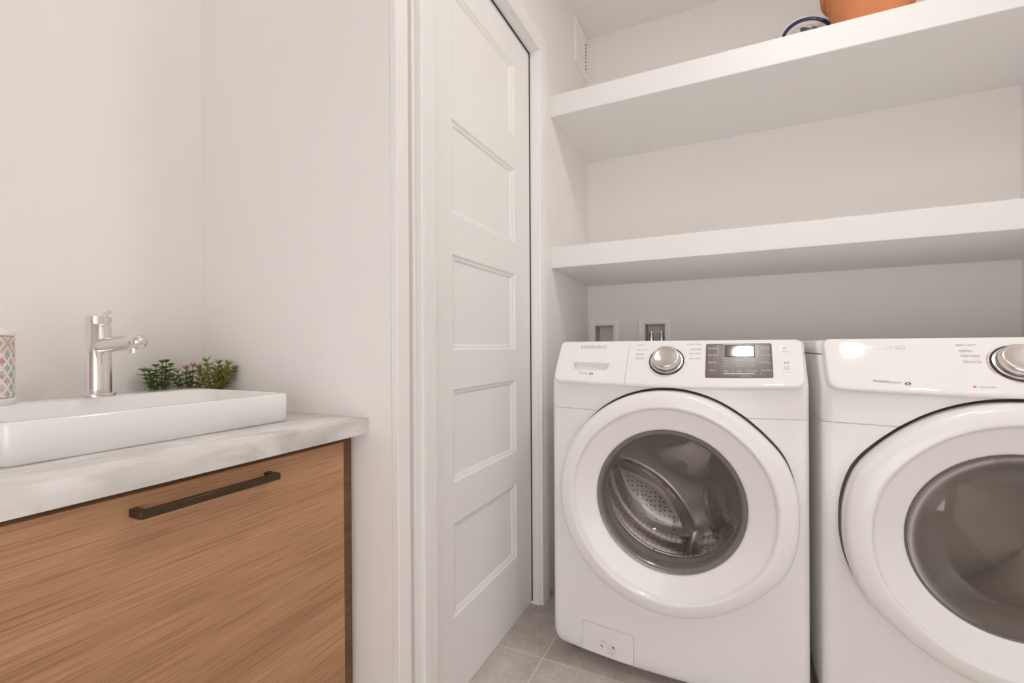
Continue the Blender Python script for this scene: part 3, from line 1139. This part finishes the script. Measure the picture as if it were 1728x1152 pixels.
# pump filter flap with its small printed notice
fm = front_map(WX)
fl = subdiv_outline(rrect(-0.4085, -0.2545, 0.0465, 0.1305, (0.004, 0.004, 0.009, 0.009)), 0.012)


def fmap_flap(u, v, h=0.0):
    return fm(u, v, h)


b = B()
cu_, cv_ = -0.3315, 0.0885
loops = []
for q, h in ((1.0, 0.0002), (0.997, 0.0014), (0.985, 0.0018), (0.8, 0.0018), (0.5, 0.0018), (0.2, 0.0018)):
    loops.append([fm(cu_ + (u - cu_) * q, cv_ + (v - cv_) * q, h) for u, v in fl])
loft(b, loops)
flap = obj('filter_flap', b, enamel_m, washer)
b = B()
for k in range(len(fl)):
    (u0_, v0_), (u1_, v1_) = fl[k], fl[(k + 1) % len(fl)]
    s0, s1 = 1.0, 1.013
    vs = [b.verts.new(fm(cu_ + (u - cu_) * (s if axis else s), cv_ + (v - cv_) * (1 + (s - 1) * 1.8), 0.0003))
          for (u, v), s, axis in (((u0_, v0_), s0, 0), ((u1_, v1_), s0, 0), ((u1_, v1_), s1, 0), ((u0_, v0_), s1, 0))]
    b.faces.new(vs)
bmesh.ops.remove_doubles(b, verts=b.verts[:], dist=1e-6)
obj('flap_groove', b, groove_m, flap)


def fm2(u, v, h=0.0):
    return fm(u, v, h + 0.0018)


b = B()
put_text(b, 'Caution', fm2, -0.353, -0.333, 0.0860, 0.0915)
for k, (u0_, u1_, v) in enumerate(((-0.331, -0.315, 0.0815), (-0.331, -0.303, 0.0735), (-0.331, -0.303, 0.0675), (-0.331, -0.306, 0.0615), (-0.331, -0.310, 0.0565))):
    put_text(b, ('remove slowly', 'drain the water first', 'before opening the', 'pump filter cover', 'and refit it')[k], fm2, u0_, u1_, v, v + 0.0034)
obj('notice_lettering', b, ink_g, flap)
for u, v, w, h in ((-0.352, 0.0765, 0.0030, 0.0030), (-0.3475, 0.0735, 0.0055, 0.0055), (-0.3445, 0.0690, 0.0030, 0.0030), (-0.3120, 0.0795, 0.0075, 0.0070)):
    b = B()
    n = 12
    vs = [b.verts.new(fm2(u + w * .5 * math.cos(2 * PI * i / n), v + h * .5 * math.sin(2 * PI * i / n), 0.0004)) for i in range(n)]
    b.faces.new(vs)
    obj('notice_icon', b, ink_m, flap, label='small maroon warning icon')

# ---- dryer
DX, DDX = 0.545, 0.540
dryer, dcab, ddoor = appliance('clothes_dryer', 'white front-loading dryer with a smoked round window, right of the washer', DX, DDX, -1)
dm = console_map(DX)


def dm2(u, v, h=0.0):
    return dm(u, v, h + 0.0002)


b = B(); slab_on(b, dm, -0.333, 0.333, 0.0, 1.0, (0.024, 0.024, 0.016, 0.016), 0.06, 0.007)
dcon = obj('control_console', b, console_m, dryer, ang=50)
b = B(); put_text(b, 'SAMSUNG', dm2, -0.2640, -0.1765, 0.752, 0.835)
obj('brand_lettering', b, ink_s, dcon, label='silver capital lettering')
b = B(); put_text(b, 'Moisture', dm2, -0.2475, -0.2225, 0.148, 0.190); obj('sensor_lettering', b, ink_d, dcon, label='dark small lettering')
b = B(); put_text(b, 'Sensor', dm2, -0.2220, -0.1985, 0.140, 0.182); obj('sensor_lettering', b, ink_g, dcon, label='grey small lettering')
b = B(); swirl(dm2, -0.1870, 0.143, b); obj('swirl_mark', b, ink_d, dcon)
dial(dcon, dm, 0.0045, 0.520)
b = B()
for s, u0_, u1_, v in (('HEAVY DUTY', -0.0870, -0.0530, .838), ('NORMAL', -0.0850, -0.0620, .732), ('PERM PRESS', -0.0840, -0.0530, .642), ('DELICATES', -0.0830, -0.0545, .541)):
    put_text(b, s, dm2, u0_, u1_, v - 0.018, v + 0.018)
obj('cycle_lettering', b, ink_g, dcon)
b = B()
for s, u0_, v in (('TIME DRY', 0.060, .838), ('AIR FLUFF', 0.061, .732), ('QUICK DRY', 0.062, .642), ('REFRESH', 0.063, .541)):
    put_text(b, s, dm2, u0_, u0_ + 0.0031 * len(s), v - 0.018, v + 0.018)
obj('cycle_lettering', b, ink_g, dcon)
b = B()
put_text(b, 'SENSOR DRY', dm2, -0.0700, -0.0440, .118, .142)
obj('indicator_lettering', b, ink_g, dcon)
b = B()
ringtext(dm2, 0.0045, 0.520, 0.0500, b, 2.55, 3.75, 0.0005)
obj('dial_arc', b, ink_r, dcon, label='thin red arc beside the dial')
b = B()
n = 12
vs = [b.verts.new(dm2(-0.0785 + 0.0026 * math.cos(2 * PI * i / n), 0.13 + 0.0026 / 0.141 * math.sin(2 * PI * i / n), 0.0004)) for i in range(n)]
b.faces.new(vs)
obj('indicator_mark', b, ink_r, dcon, label='red dot')
b = B(); plate_on(b, dm, console_outline(0.1035, 0.2615, 0.178, 0.892, 0.004), 0.004, 0.0004, 2, top=0.0008)
obj('display_panel', b, panel_m, dcon)

b = B(); lathe(b, [(0.1930, 1.312), (0.1928, 1.3015), (0.1905, 1.2995), (0.1885, 1.3015), (0.1885, 1.312)], (DDX, 0, ZC), 'y', 120, closed_prof=True)
obj('window_trim', b, greytrim_m, ddoor, ang=60)
b = B()
lathe(b, [(0.1890, 1.306), (0.150, 1.3015), (0.10, 1.2985), (0.05, 1.297), (0.0, 1.2965)], (DDX, 0, ZC), 'y', 96)
lathe(b, [(0.0, 1.3025), (0.05, 1.303), (0.10, 1.3045), (0.150, 1.3075), (0.1890, 1.312), (0.1890, 1.306)], (DDX, 0, ZC), 'y', 96)
obj('door_window', b, smoke_m, ddoor, ang=60, label='smoked grey window')
b = B(); lathe(b, [(0.188, 1.325), (0.178, 1.330), (0.168, 1.345), (0.165, 1.40), (0.172, 1.412), (0.192, 1.415), (0.192, 1.325)], (DDX, 0, ZC), 'y', 96, closed_prof=True)
obj('door_liner', b, dryerin_m, ddoor, ang=60)
b = B(); lathe(b, [(0.195, 1.42), (0.236, 1.425), (0.2375, 1.44), (0.2375, 1.93), (0.225, 1.945), (0.15, 1.95), (0.0, 1.95), (0.0, 1.957), (0.15, 1.957), (0.232, 1.952), (0.2460, 1.94), (0.2460, 1.414), (0.195, 1.413)], (DDX, 0, ZC), 'y', 96)
ddrum = obj('drum', b, dryerin_m, dryer, ang=60, origin=(DDX, 1.42, ZC))
for k in range(3):
    a = math.radians(-36 + 120 * k)
    b = B()
    er = Vector((math.cos(a), 0, math.sin(a))); et = Vector((-math.sin(a), 0, math.cos(a)))
    loops = []
    for y, hgt, wd in ((1.46, .05, .030), (1.48, .115, .034), (1.60, .125, .034), (1.85, .125, .034), (1.925, .11, .034)):
        lp = []
        for q in range(11):
            s = -1 + 2 * q / 10
            hh = hgt * (1 - abs(s) ** 4) ** .6
            lp.append(Vector((DDX, y, ZC)) + er * (0.2395 - hh) + et * (s * wd))
        loops.append(lp)
    loft(b, loops)
    obj('drum_lifter', b, dryerin_m, ddrum, ang=60)

# power cable lying between the two machines
b = B()
tube(b, [(0.1865, 1.285, .006), (0.1890, 1.36, .006), (0.1885, 1.44, .006), (0.1900, 1.52, .006), (0.1885, 1.65, .006), (0.1900, 1.90, .006), (0.190, 2.17, .006), (0.190, 2.20, .02), (0.190, 2.2235, .10), (0.190, 2.2235, .35)], 0.0045, 8)
tag(obj('power_cable', b, black_m, ang=60), 'thin black cable on the floor in the gap between washer and dryer', 'cable')

# ------------------------------------------------------------------ supply boxes on the back wall


def supply_box(name, label, hx0, hx1, hz0, hz1, ox0, ox1, oz0, oz1, valves):
    t = thing(name, label, 'wall box', ((hx0 + hx1) / 2, YB, oz0), 'supply boxes behind the washer')
    b = B()
    o_ = rrect(ox0, ox1, oz0, oz1, 0.003, 3); m_ = rrect(ox0 + .004, ox1 - .004, oz0 + .004, oz1 - .004, 0.003, 3)
    mi = rrect(hx0 - .004, hx1 + .004, hz0 - .004, hz1 + .004, 0.003, 3); i_ = rrect(hx0 + .0005, hx1 - .0005, hz0 + .0005, hz1 - .0005, 0.002, 3)
    loft(b, [[Vector((x, y, z)) for x, z in L] for L, y in ((o_, YB - 0.0004), (o_, YB - .007), (m_, YB - .010), (mi, YB - .010), (i_, YB - .007), (i_, YB - 0.0004))], False, False)
    bmesh.ops.holes_fill(b, edges=[])
    obj('flange', b, plastic_m, t)
    b = B()
    g = 0.0006
    fr = rrect(hx0 + g, hx1 - g, hz0 + g, hz1 - g, 0.004, 3)
    bk = rrect(hx0 + .003, hx1 - .003, hz0 + .003, hz1 - .003, 0.004, 3)
    fr2 = rrect(hx0 + .0025, hx1 - .0025, hz0 + .0025, hz1 - .0025, 0.004, 3)
    loft(b, [[Vector((x, y, z)) for x, z in L] for L, y in ((fr, YB - .006), (fr, YB + .085), (bk, YB + .082), (fr2, YB - .006), (fr, YB - .006))], False, False)
    vs = [v for v in b.verts if abs(v.co.y - (YB + .082)) < 1e-5]
    try:
        b.faces.new(vs)
    except ValueError:
        pass
    obj('recess', b, plastic_m, t)
    for x, zt in valves:
        b = B()
        lathe(b, [(0.011, 0.885), (0.011, 0.935), (0.0085, 0.938), (0.0085, 0.975), (0.0105, 0.977), (0.0105, 1.005), (0.0085, 1.010), (0.0085, zt), (0.0, zt + .001)], (x, YB + .040, 0), 'z', 20)
        obj('water_valve', b, chrome_m, t, label='upright chrome valve')
    return t


supply_box('drain_box', 'empty white recessed wall box left of the valve box above the washer', H1[0], H1[1], H1[2], H1[3], -0.635, -0.4855, 0.850, 1.0795, [])
supply_box('valve_box', 'white recessed wall box with two chrome water valves above the washer', H2[0], H2[1], H2[2], H2[3], -0.398, -0.248, 0.850, 1.0815, [(-0.3435, 1.022), (-0.2965, 1.023)])

# ------------------------------------------------------------------ air vent at the top of the left wall
t = thing('air_vent', 'small white wall vent in the upper corner beside the ceiling', 'vent', (XW, 2.127, 2.262))
b = B()
o_ = rrect(2.026, 2.226, 2.262, 2.467, 0.003, 3); m_ = rrect(2.030, 2.222, 2.266, 2.463, 0.003, 3)
i_ = rrect(2.052, 2.212, 2.288, 2.443, 0.002, 3); j_ = rrect(2.055, 2.209, 2.291, 2.440, 0.002, 3)
loft(b, [[Vector((x, y, z)) for y, z in L] for L, x in ((o_, XW + .0003), (o_, XW + .006), (m_, XW + .0105), (i_, XW + .0105), (j_, XW + .0035))])
frame = obj('frame', b, plastic_m, t)
b = B()
box(b, XW + .0035, XW + .0050, 2.062, 2.190, 2.300, 2.432, 0.0005, 1)
obj('grille_plate', b, plastic_m, frame)
for k in range(9):
    z = 2.296 + k * 0.0172
    b = B(); box(b, XW + .0035, XW + .0056, 2.1985, 2.2065, z, z + 0.0065)
    obj('slot', b, hole_m, frame)

# ------------------------------------------------------------------ vanity
CX0, CX1, CY0, CY1, CZ0, CZ1 = XV + 0.0005, -0.7045, 0.150, YR - 0.0006, 0.7703, 0.8034
b = B(); box(b, CX0, CX1, CY0, CY1, CZ0, CZ1, 0.0015, 2)
tag(obj('countertop', b, marble_m, origin=(0, 0, 0.77)), 'white grey-veined marble countertop on the oak vanity', 'countertop')

van = thing('vanity_cabinet', 'oak veneer vanity cabinet with one drawer below the marble countertop', 'cabinet', (-1.0, 0.455, 0))
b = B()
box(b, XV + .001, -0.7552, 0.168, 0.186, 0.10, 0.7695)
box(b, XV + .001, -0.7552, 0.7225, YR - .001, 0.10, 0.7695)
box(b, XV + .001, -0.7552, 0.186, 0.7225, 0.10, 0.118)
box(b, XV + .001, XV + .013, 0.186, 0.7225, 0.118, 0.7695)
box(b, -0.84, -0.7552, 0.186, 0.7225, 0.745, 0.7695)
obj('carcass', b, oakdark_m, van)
b = B(); box(b, XV + .05, -0.80, 0.19, 0.74, 0.0, 0.10); obj('plinth', b, oak_m, van)
b = B(); box(b, -0.7545, -0.735, 0.171, 0.7180, 0.105, 0.7570, 0.0008, 1)
dr = obj('drawer', b, oak_m, van)
b = B()
box(b, -0.7170, -0.7060, 0.336, 0.546, 0.7275, 0.7385, 0.0008, 1)
box(b, -0.7350, -0.7165, 0.336, 0.3470, 0.7275, 0.7385, 0.0006, 1)
box(b, -0.7350, -0.7165, 0.535, 0.546, 0.7275, 0.7385, 0.0006, 1)
obj('handle', b, bronze_m, dr, label='bronze square bar handle')

# sink
sk = thing('vessel_sink', 'low white rectangular ceramic basin on the marble countertop', 'sink', (-1.0, 0.455, CZ1))
b = B()
sx0, sx1, sy0, sy1, sz0, sz1 = -1.190, -0.832, 0.245, 0.665, CZ1 + 0.0003, 0.8612


def rr(x0, x1, y0, y1, r, z):
    return [Vector((x, y, z)) for x, y in rrect(x0, x1, y0, y1, r, 6)]


ix0, ix1, iy0, iy1 = -1.078, -0.841, 0.256, 0.654
loft(b, [rr(sx0 + .003, sx1 - .003, sy0 + .003, sy1 - .003, .012, sz0), rr(sx0, sx1, sy0, sy1, .014, sz0 + .003), rr(sx0, sx1, sy0, sy1, .014, sz1 - .003),
         rr(sx0 + .001, sx1 - .001, sy0 + .001, sy1 - .001, .014, sz1 - .001), rr(sx0 + .003, sx1 - .003, sy0 + .003, sy1 - .003, .012, sz1),
         rr(ix0 - .002, ix1 + .002, iy0 - .002, iy1 + .002, .022, sz1), rr(ix0, ix1, iy0, iy1, .022, sz1 - .002),
         rr(ix0 + .006, ix1 - .004, iy0 + .006, iy1 - .006, .030, sz1 - .030), rr(ix0 + .018, ix1 - .016, iy0 + .018, iy1 - .018, .04, sz0 + .012),
         rr(ix0 + .05, ix1 - .05, iy0 + .06, iy1 - .06, .04, sz0 + .008)])
basin = obj('basin', b, ceramic_m, sk, ang=50)
b = B(); lathe(b, [(0.0, sz0 + .0155), (0.012, sz0 + .015), (0.018, sz0 + .0135), (0.022, sz0 + .009)], (-0.965, 0.455, 0), 'z', 32)
obj('drain', b, chrome_m, sk, label='round chrome drain')
b = B()
for (dy_, dz_) in ((0, 0),):
    lathe(b, [(0.0, -1.0700), (0.009, -1.0702), (0.0125, -1.0715), (0.0135, -1.0755)], (0, 0.4800, 0.8235), 'x', 28)
obj('overflow_ring', b, chrome_m, sk, label='chrome overflow ring')

# faucet on the sink's rear deck
FX, FY, FZ = -1.135, 0.4705, sz1
fa = thing('faucet', 'chrome single-lever faucet on the rear deck of the white basin', 'faucet', (FX, FY, FZ))
b = B(); lathe(b, [(0.0262, FZ + .0003), (0.0262, FZ + .0055), (0.0250, FZ + .007), (0.0185, FZ + .0072)], (FX, FY, 0), 'z', 48)
obj('base_flange', b, chrome_m, fa)
b = B(); lathe(b, [(0.0200, FZ + .0072), (0.0200, 1.0030), (0.0192, 1.0042)], (FX, FY, 0), 'z', 48)
obj('body', b, chrome_m, fa)
b = B(); lathe(b, [(0.0175, 1.0042), (0.0175, 1.0062), (0.0200, 1.0066), (0.0200, 1.0185), (0.0185, 1.0198), (0.0, 1.0205)], (FX, FY, 0), 'z', 48)
cap = obj('lever_cap', b, chrome_m, fa)
b = B(); tube(b, [(FX, FY + .008, 1.018), (FX - .004, FY + .014, 1.0245), (FX - .014, FY + .024, 1.0300)], [.0048, .0048, .0042], 14)
obj('lever', b, chrome_m, cap)
b = B()
pts = [(FX + .006, FY, 0.9610), (FX + .03, FY, 0.9622), (FX + .08, FY, 0.9650), (FX + .125, FY, 0.9672), (FX + .140, FY, 0.9678), (FX + .149, FY, 0.9680), (FX + .154, FY, .9682), (FX + .1565, FY, .9683)]
tube(b, pts, [.0145, .0142, .0138, .0140, .0138, .0120, .0080, .0030], 28)
sp = obj('spout', b, chrome_m, fa, ang=60)
b = B(); lathe(b, [(0.0105, 0.962), (0.0105, 0.9475), (0.0095, 0.9465), (0.0, 0.9468)], (FX + .132, FY, 0), 'z', 28)
obj('aerator', b, chrome_m, sp)

# patterned soap jar
JX, JY, JZ = -1.135, 0.3085, sz1
jr = thing('soap_dispenser', 'white ceramic soap dispenser with pink and grey pattern left of the faucet', 'soap dispenser', (JX, JY, JZ))
b = B(); lathe(b, [(0.0435, JZ + .0003), (0.0445, JZ + .002), (0.0445, JZ + .009), (0.0425, JZ + .0115), (0.030, JZ + .012)], (JX, JY, 0), 'z', 56)
obj('foot_ring', b, ceramic_m, jr)
b = B(); lathe(b, [(0.038, JZ + .012), (0.0418, JZ + .0125), (0.0422, JZ + .04), (0.0422, JZ + .115), (0.0410, JZ + .1165), (0.030, JZ + .1167)], (JX, JY, 0), 'z', 64)
obj('body', b, jar_m, jr, origin=(JX, JY, JZ), label='patterned body with pink and grey diamonds')
b = B(); lathe(b, [(0.034, JZ + .1168), (0.0432, JZ + .117), (0.0435, JZ + .1225), (0.0410, JZ + .1245), (0.030, JZ + .129), (0.020, JZ + .1345), (0.0125, JZ + .139), (0.0, JZ + .1400)], (JX, JY, 0), 'z', 56)
obj('lid', b, ceramic_m, jr)
b = B(); lathe(b, [(0.010, JZ + .139), (0.010, JZ + .150), (0.0045, JZ + .152), (0.0045, JZ + .172), (0.009, JZ + .173), (0.009, JZ + .182), (0.0, JZ + .183)], (JX, JY, 0), 'z', 24)
obj('pump', b, chrome_m, jr)

# ------------------------------------------------------------------ little potted plants in the corner


def leaf(bm, p, d, upv, L, wid):
    d = d.normalized()
    s = d.cross(upv)
    if s.length < 1e-4:
        s = d.orthogonal()
    s.normalize(); n = s.cross(d).normalized()
    rows = []
    prof = [(0.0, .10), (.2, .62), (.45, 1.0), (.7, .80), (.88, .42), (1.0, .04)]
    for tt, w in prof:
        c = p + d * (L * tt) - n * (L * 0.22 * tt * tt)
        rows.append((c - s * wid * w * .5 + n * wid * .12 * w, c, c + s * wid * w * .5 + n * wid * .12 * w))
    vv = [[bm.verts.new(q) for q in r] for r in rows]
    lo = [[bm.verts.new(q - n * 0.0007) for q in r] for r in rows]
    for A, C in zip(vv, vv[1:]):
        bm.faces.new((A[0], A[1], C[1], C[0])); bm.faces.new((A[1], A[2], C[2], C[1]))
    for A, C in zip(lo, lo[1:]):
        bm.faces.new((A[1], A[0], C[0], C[1])); bm.faces.new((A[2], A[1], C[1], C[2]))
    for A, C, a, c in zip(vv, vv[1:], lo, lo[1:]):
        bm.faces.new((A[0], C[0], c[0], a[0])); bm.faces.new((C[2], A[2], a[2], c[2]))


def plant(x, y, kind, label, rp=0.030):
    t = thing('potted_plant', label, 'plant', (x, y, CZ1), 'potted plants in the vanity corner')
    z0 = CZ1 + .0003
    b = B(); lathe(b, [(rp * .78, z0), (rp * .95, z0 + .030), (rp, z0 + .044), (rp, z0 + .047), (rp * .92, z0 + .047), (rp * .90, z0 + .040), (0, z0 + .039)], (x, y, 0), 'z', 32)
    pot = obj('pot', b, pot_m, t)
    b = B(); lathe(b, [(0, z0 + .0435), (rp * .6, z0 + .0430), (rp * .89, z0 + .041)], (x, y, 0), 'z', 24); obj('soil', b, soil_m, pot)
    rnd = random.Random(kind * 11 + 3)
    lb, sb, fb = B(), B(), B()
    zt = z0 + .042
    UPV = Vector((0, 0, 1))
    # image-right seen from the camera at this spot
    R_ = Vector((0.43, 0.90, 0)).normalized(); D_ = Vector((-0.90, 0.43, 0))
    if kind == 0:
        stems = [(-.020, .006, .056, -.010), (-.012, -.004, .054, -.008), (-.004, .004, .066, -.003), (.005, -.002, .076, .000), (.011, .004, .077, .002), (.016, -.004, .068, .005), (.009, .010, .052, .004), (-.010, .010, .044, -.006)]
        m = leafA_m
    elif kind == 1:
        stems = [(-.014, 0, .050, -.010), (-.004, .006, .056, -.002), (.006, -.004, .062, .002), (.016, .004, .052, .010), (.000, -.008, .044, .0), (-.020, .004, .038, -.014), (.020, -.006, .040, .016)]
        m = leafB_m
    else:
        stems = [(-.008, 0, .076, -.008), (.004, .005, .070, .006), (.014, -.004, .066, .016), (.020, .004, .054, .022), (-.016, .005, .058, -.014), (.002, -.008, .052, .0), (.010, .008, .048, .010)]
        m = leafC_m
    for (a, dp, h, lean) in stems:
        base = Vector((x, y, zt)) + R_ * (a * .55) + D_ * (dp * .8)
        tip = Vector((x, y, zt + h)) + R_ * (a + lean) + D_ * dp
        mid = (base + tip) / 2 + R_ * (lean * .3) - UPV * .002
        P = [base * (1 - s) ** 2 + mid * 2 * s * (1 - s) + tip * s * s for s in [q / 6 for q in range(7)]]
        tube(sb, P, [.0014, .0013, .0012, .0012, .0011, .0010, .0008], 6)
        nlev = {0: 6, 1: 5, 2: 7}[kind]
        for q in range(nlev):
            s = 0.12 + 0.86 * q / (nlev - 1)
            p = base * (1 - s) ** 2 + mid * 2 * s * (1 - s) + tip * s * s
            ax = (tip - base).normalized()
            ph = (q % 2) * PI / 2 + rnd.uniform(-.8, .8) + (0.2 if kind == 0 else rnd.uniform(0, 2))
            top = q == nlev - 1
            for k in range(2 if kind == 0 else 3):
                an = ph + k * (PI if kind == 0 else 2 * PI / 3)
                e1 = R_ * math.cos(an) + D_ * math.sin(an)
                rise = {0: .55, 1: .75, 2: .95}[kind] * (1.0 + (.9 if top else 0)) + rnd.uniform(-.1, .15)
                dd = e1 + ax * rise
                L = {0: .0195, 1: .0170, 2: .0220}[kind] * rnd.uniform(.85, 1.15) * (.75 if top else 1)
                target = fb if (kind == 1 and top and h > .055 and True) else lb
                leaf(target, p, dd, UPV, L, {0: .0125, 1: .0095, 2: .0105}[kind])
        if kind == 1 and h > .055:
            for k in range(5):
                an = k * 2 * PI / 5
                leaf(fb, tip + ax * .002, R_ * math.cos(an) + D_ * math.sin(an) + ax * 1.6, UPV, .013, .0055)
    obj('stem', sb, stem_m, t); obj('foliage', lb, m, t, ang=80)
    if kind == 1:
        obj('flower_tip', fb, pink_m, t, ang=80, label='coral pink leaf tips')
    else:
        fb.free()
    return t


plant(-1.240, 0.632, 0, 'small dark green plant with paired leaves, nearest the faucet', 0.030)
plant(-1.238, 0.6975, 1, 'small plant with coral pink tips between the other two plants', 0.027)
plant(-1.160, 0.712, 2, 'small olive green bushy plant against the right-hand wall of the vanity corner', 0.030)

# ------------------------------------------------------------------ things on the upper shelf
ZS = 1.9505
PX, PY = 0.421, 1.862
pot = thing('terracotta_pot', 'large orange terracotta flowerpot on the upper shelf', 'flowerpot', (PX, PY, ZS))
b = B()
lathe(b, [(0.086, ZS), (0.089, ZS + .003), (0.1080, ZS + .085), (0.1265, ZS + .156), (0.115, ZS + .156), (0.098, ZS + .085), (0.080, ZS + .02), (0.0, ZS + .018)], (PX, PY, 0), 'z', 72)
obj('body', b, terra_m, pot)
b = B()
lathe(b, [(0.1265, ZS + .1562), (0.137, ZS + .158), (0.1405, ZS + .163), (0.1455, ZS + .205), (0.1435, ZS + .210), (0.131, ZS + .210), (0.126, ZS + .204), (0.118, ZS + .1562)], (PX, PY, 0), 'z', 72, closed_prof=True)
obj('rim', b, terra_m, pot)

QX, QY = 0.2535, 1.985
b = B()
prof = [(0.0, .010), (0.045, .0095), (0.056, .008), (0.064, .003), (0.080, -.004), (0.092, -.0085), (0.0952, -.0088), (0.0955, -.0065), (0.082, .000), (0.066, .008), (0.058, .0135), (0.045, .0150), (0.0, .0150)]
lathe(b, [(r, QY + a) for r, a in prof], (QX, 0, ZS + .0955), 'y', 80)
pl = obj('plate', b, plate_m, ang=60, origin=(QX, QY, ZS))
pl.rotation_euler = (math.radians(-7), 0, math.radians(8))
pl.location = (QX + .006, QY, ZS + 0.026)
tag(pl, 'white plate with a dark blue rim band standing on the upper shelf beside the pot', 'plate')
# cream stand that holds the plate
st = thing('plate_stand', 'cream wooden stand holding the blue-rimmed plate', 'plate stand', (QX, QY + .02, ZS))
b = B()
for s in (-1, 1):
    x = QX + s * 0.040
    box(b, x - .004, x + .004, QY - .040, QY + .060, ZS, ZS + .021, .001, 1)
    box(b, x - .004, x + .004, QY - .040, QY - .034, ZS + .021, ZS + .032, .001, 1)
box(b, QX - .044, QX + .044, QY + .052, QY + .060, ZS + .021, ZS + .027, .001, 1)
obj('base', b, stand_m, st)
for s in (-1, 1):
    b = B()
    tube(b, [(QX + s * .040, QY + .055, ZS + .026), (QX + s * .060, QY + .048, ZS + .07), (QX + s * .092, QY + .036, ZS + .186)], [.004, .004, .0035], 8)
    obj('arm', b, stand_m, st)
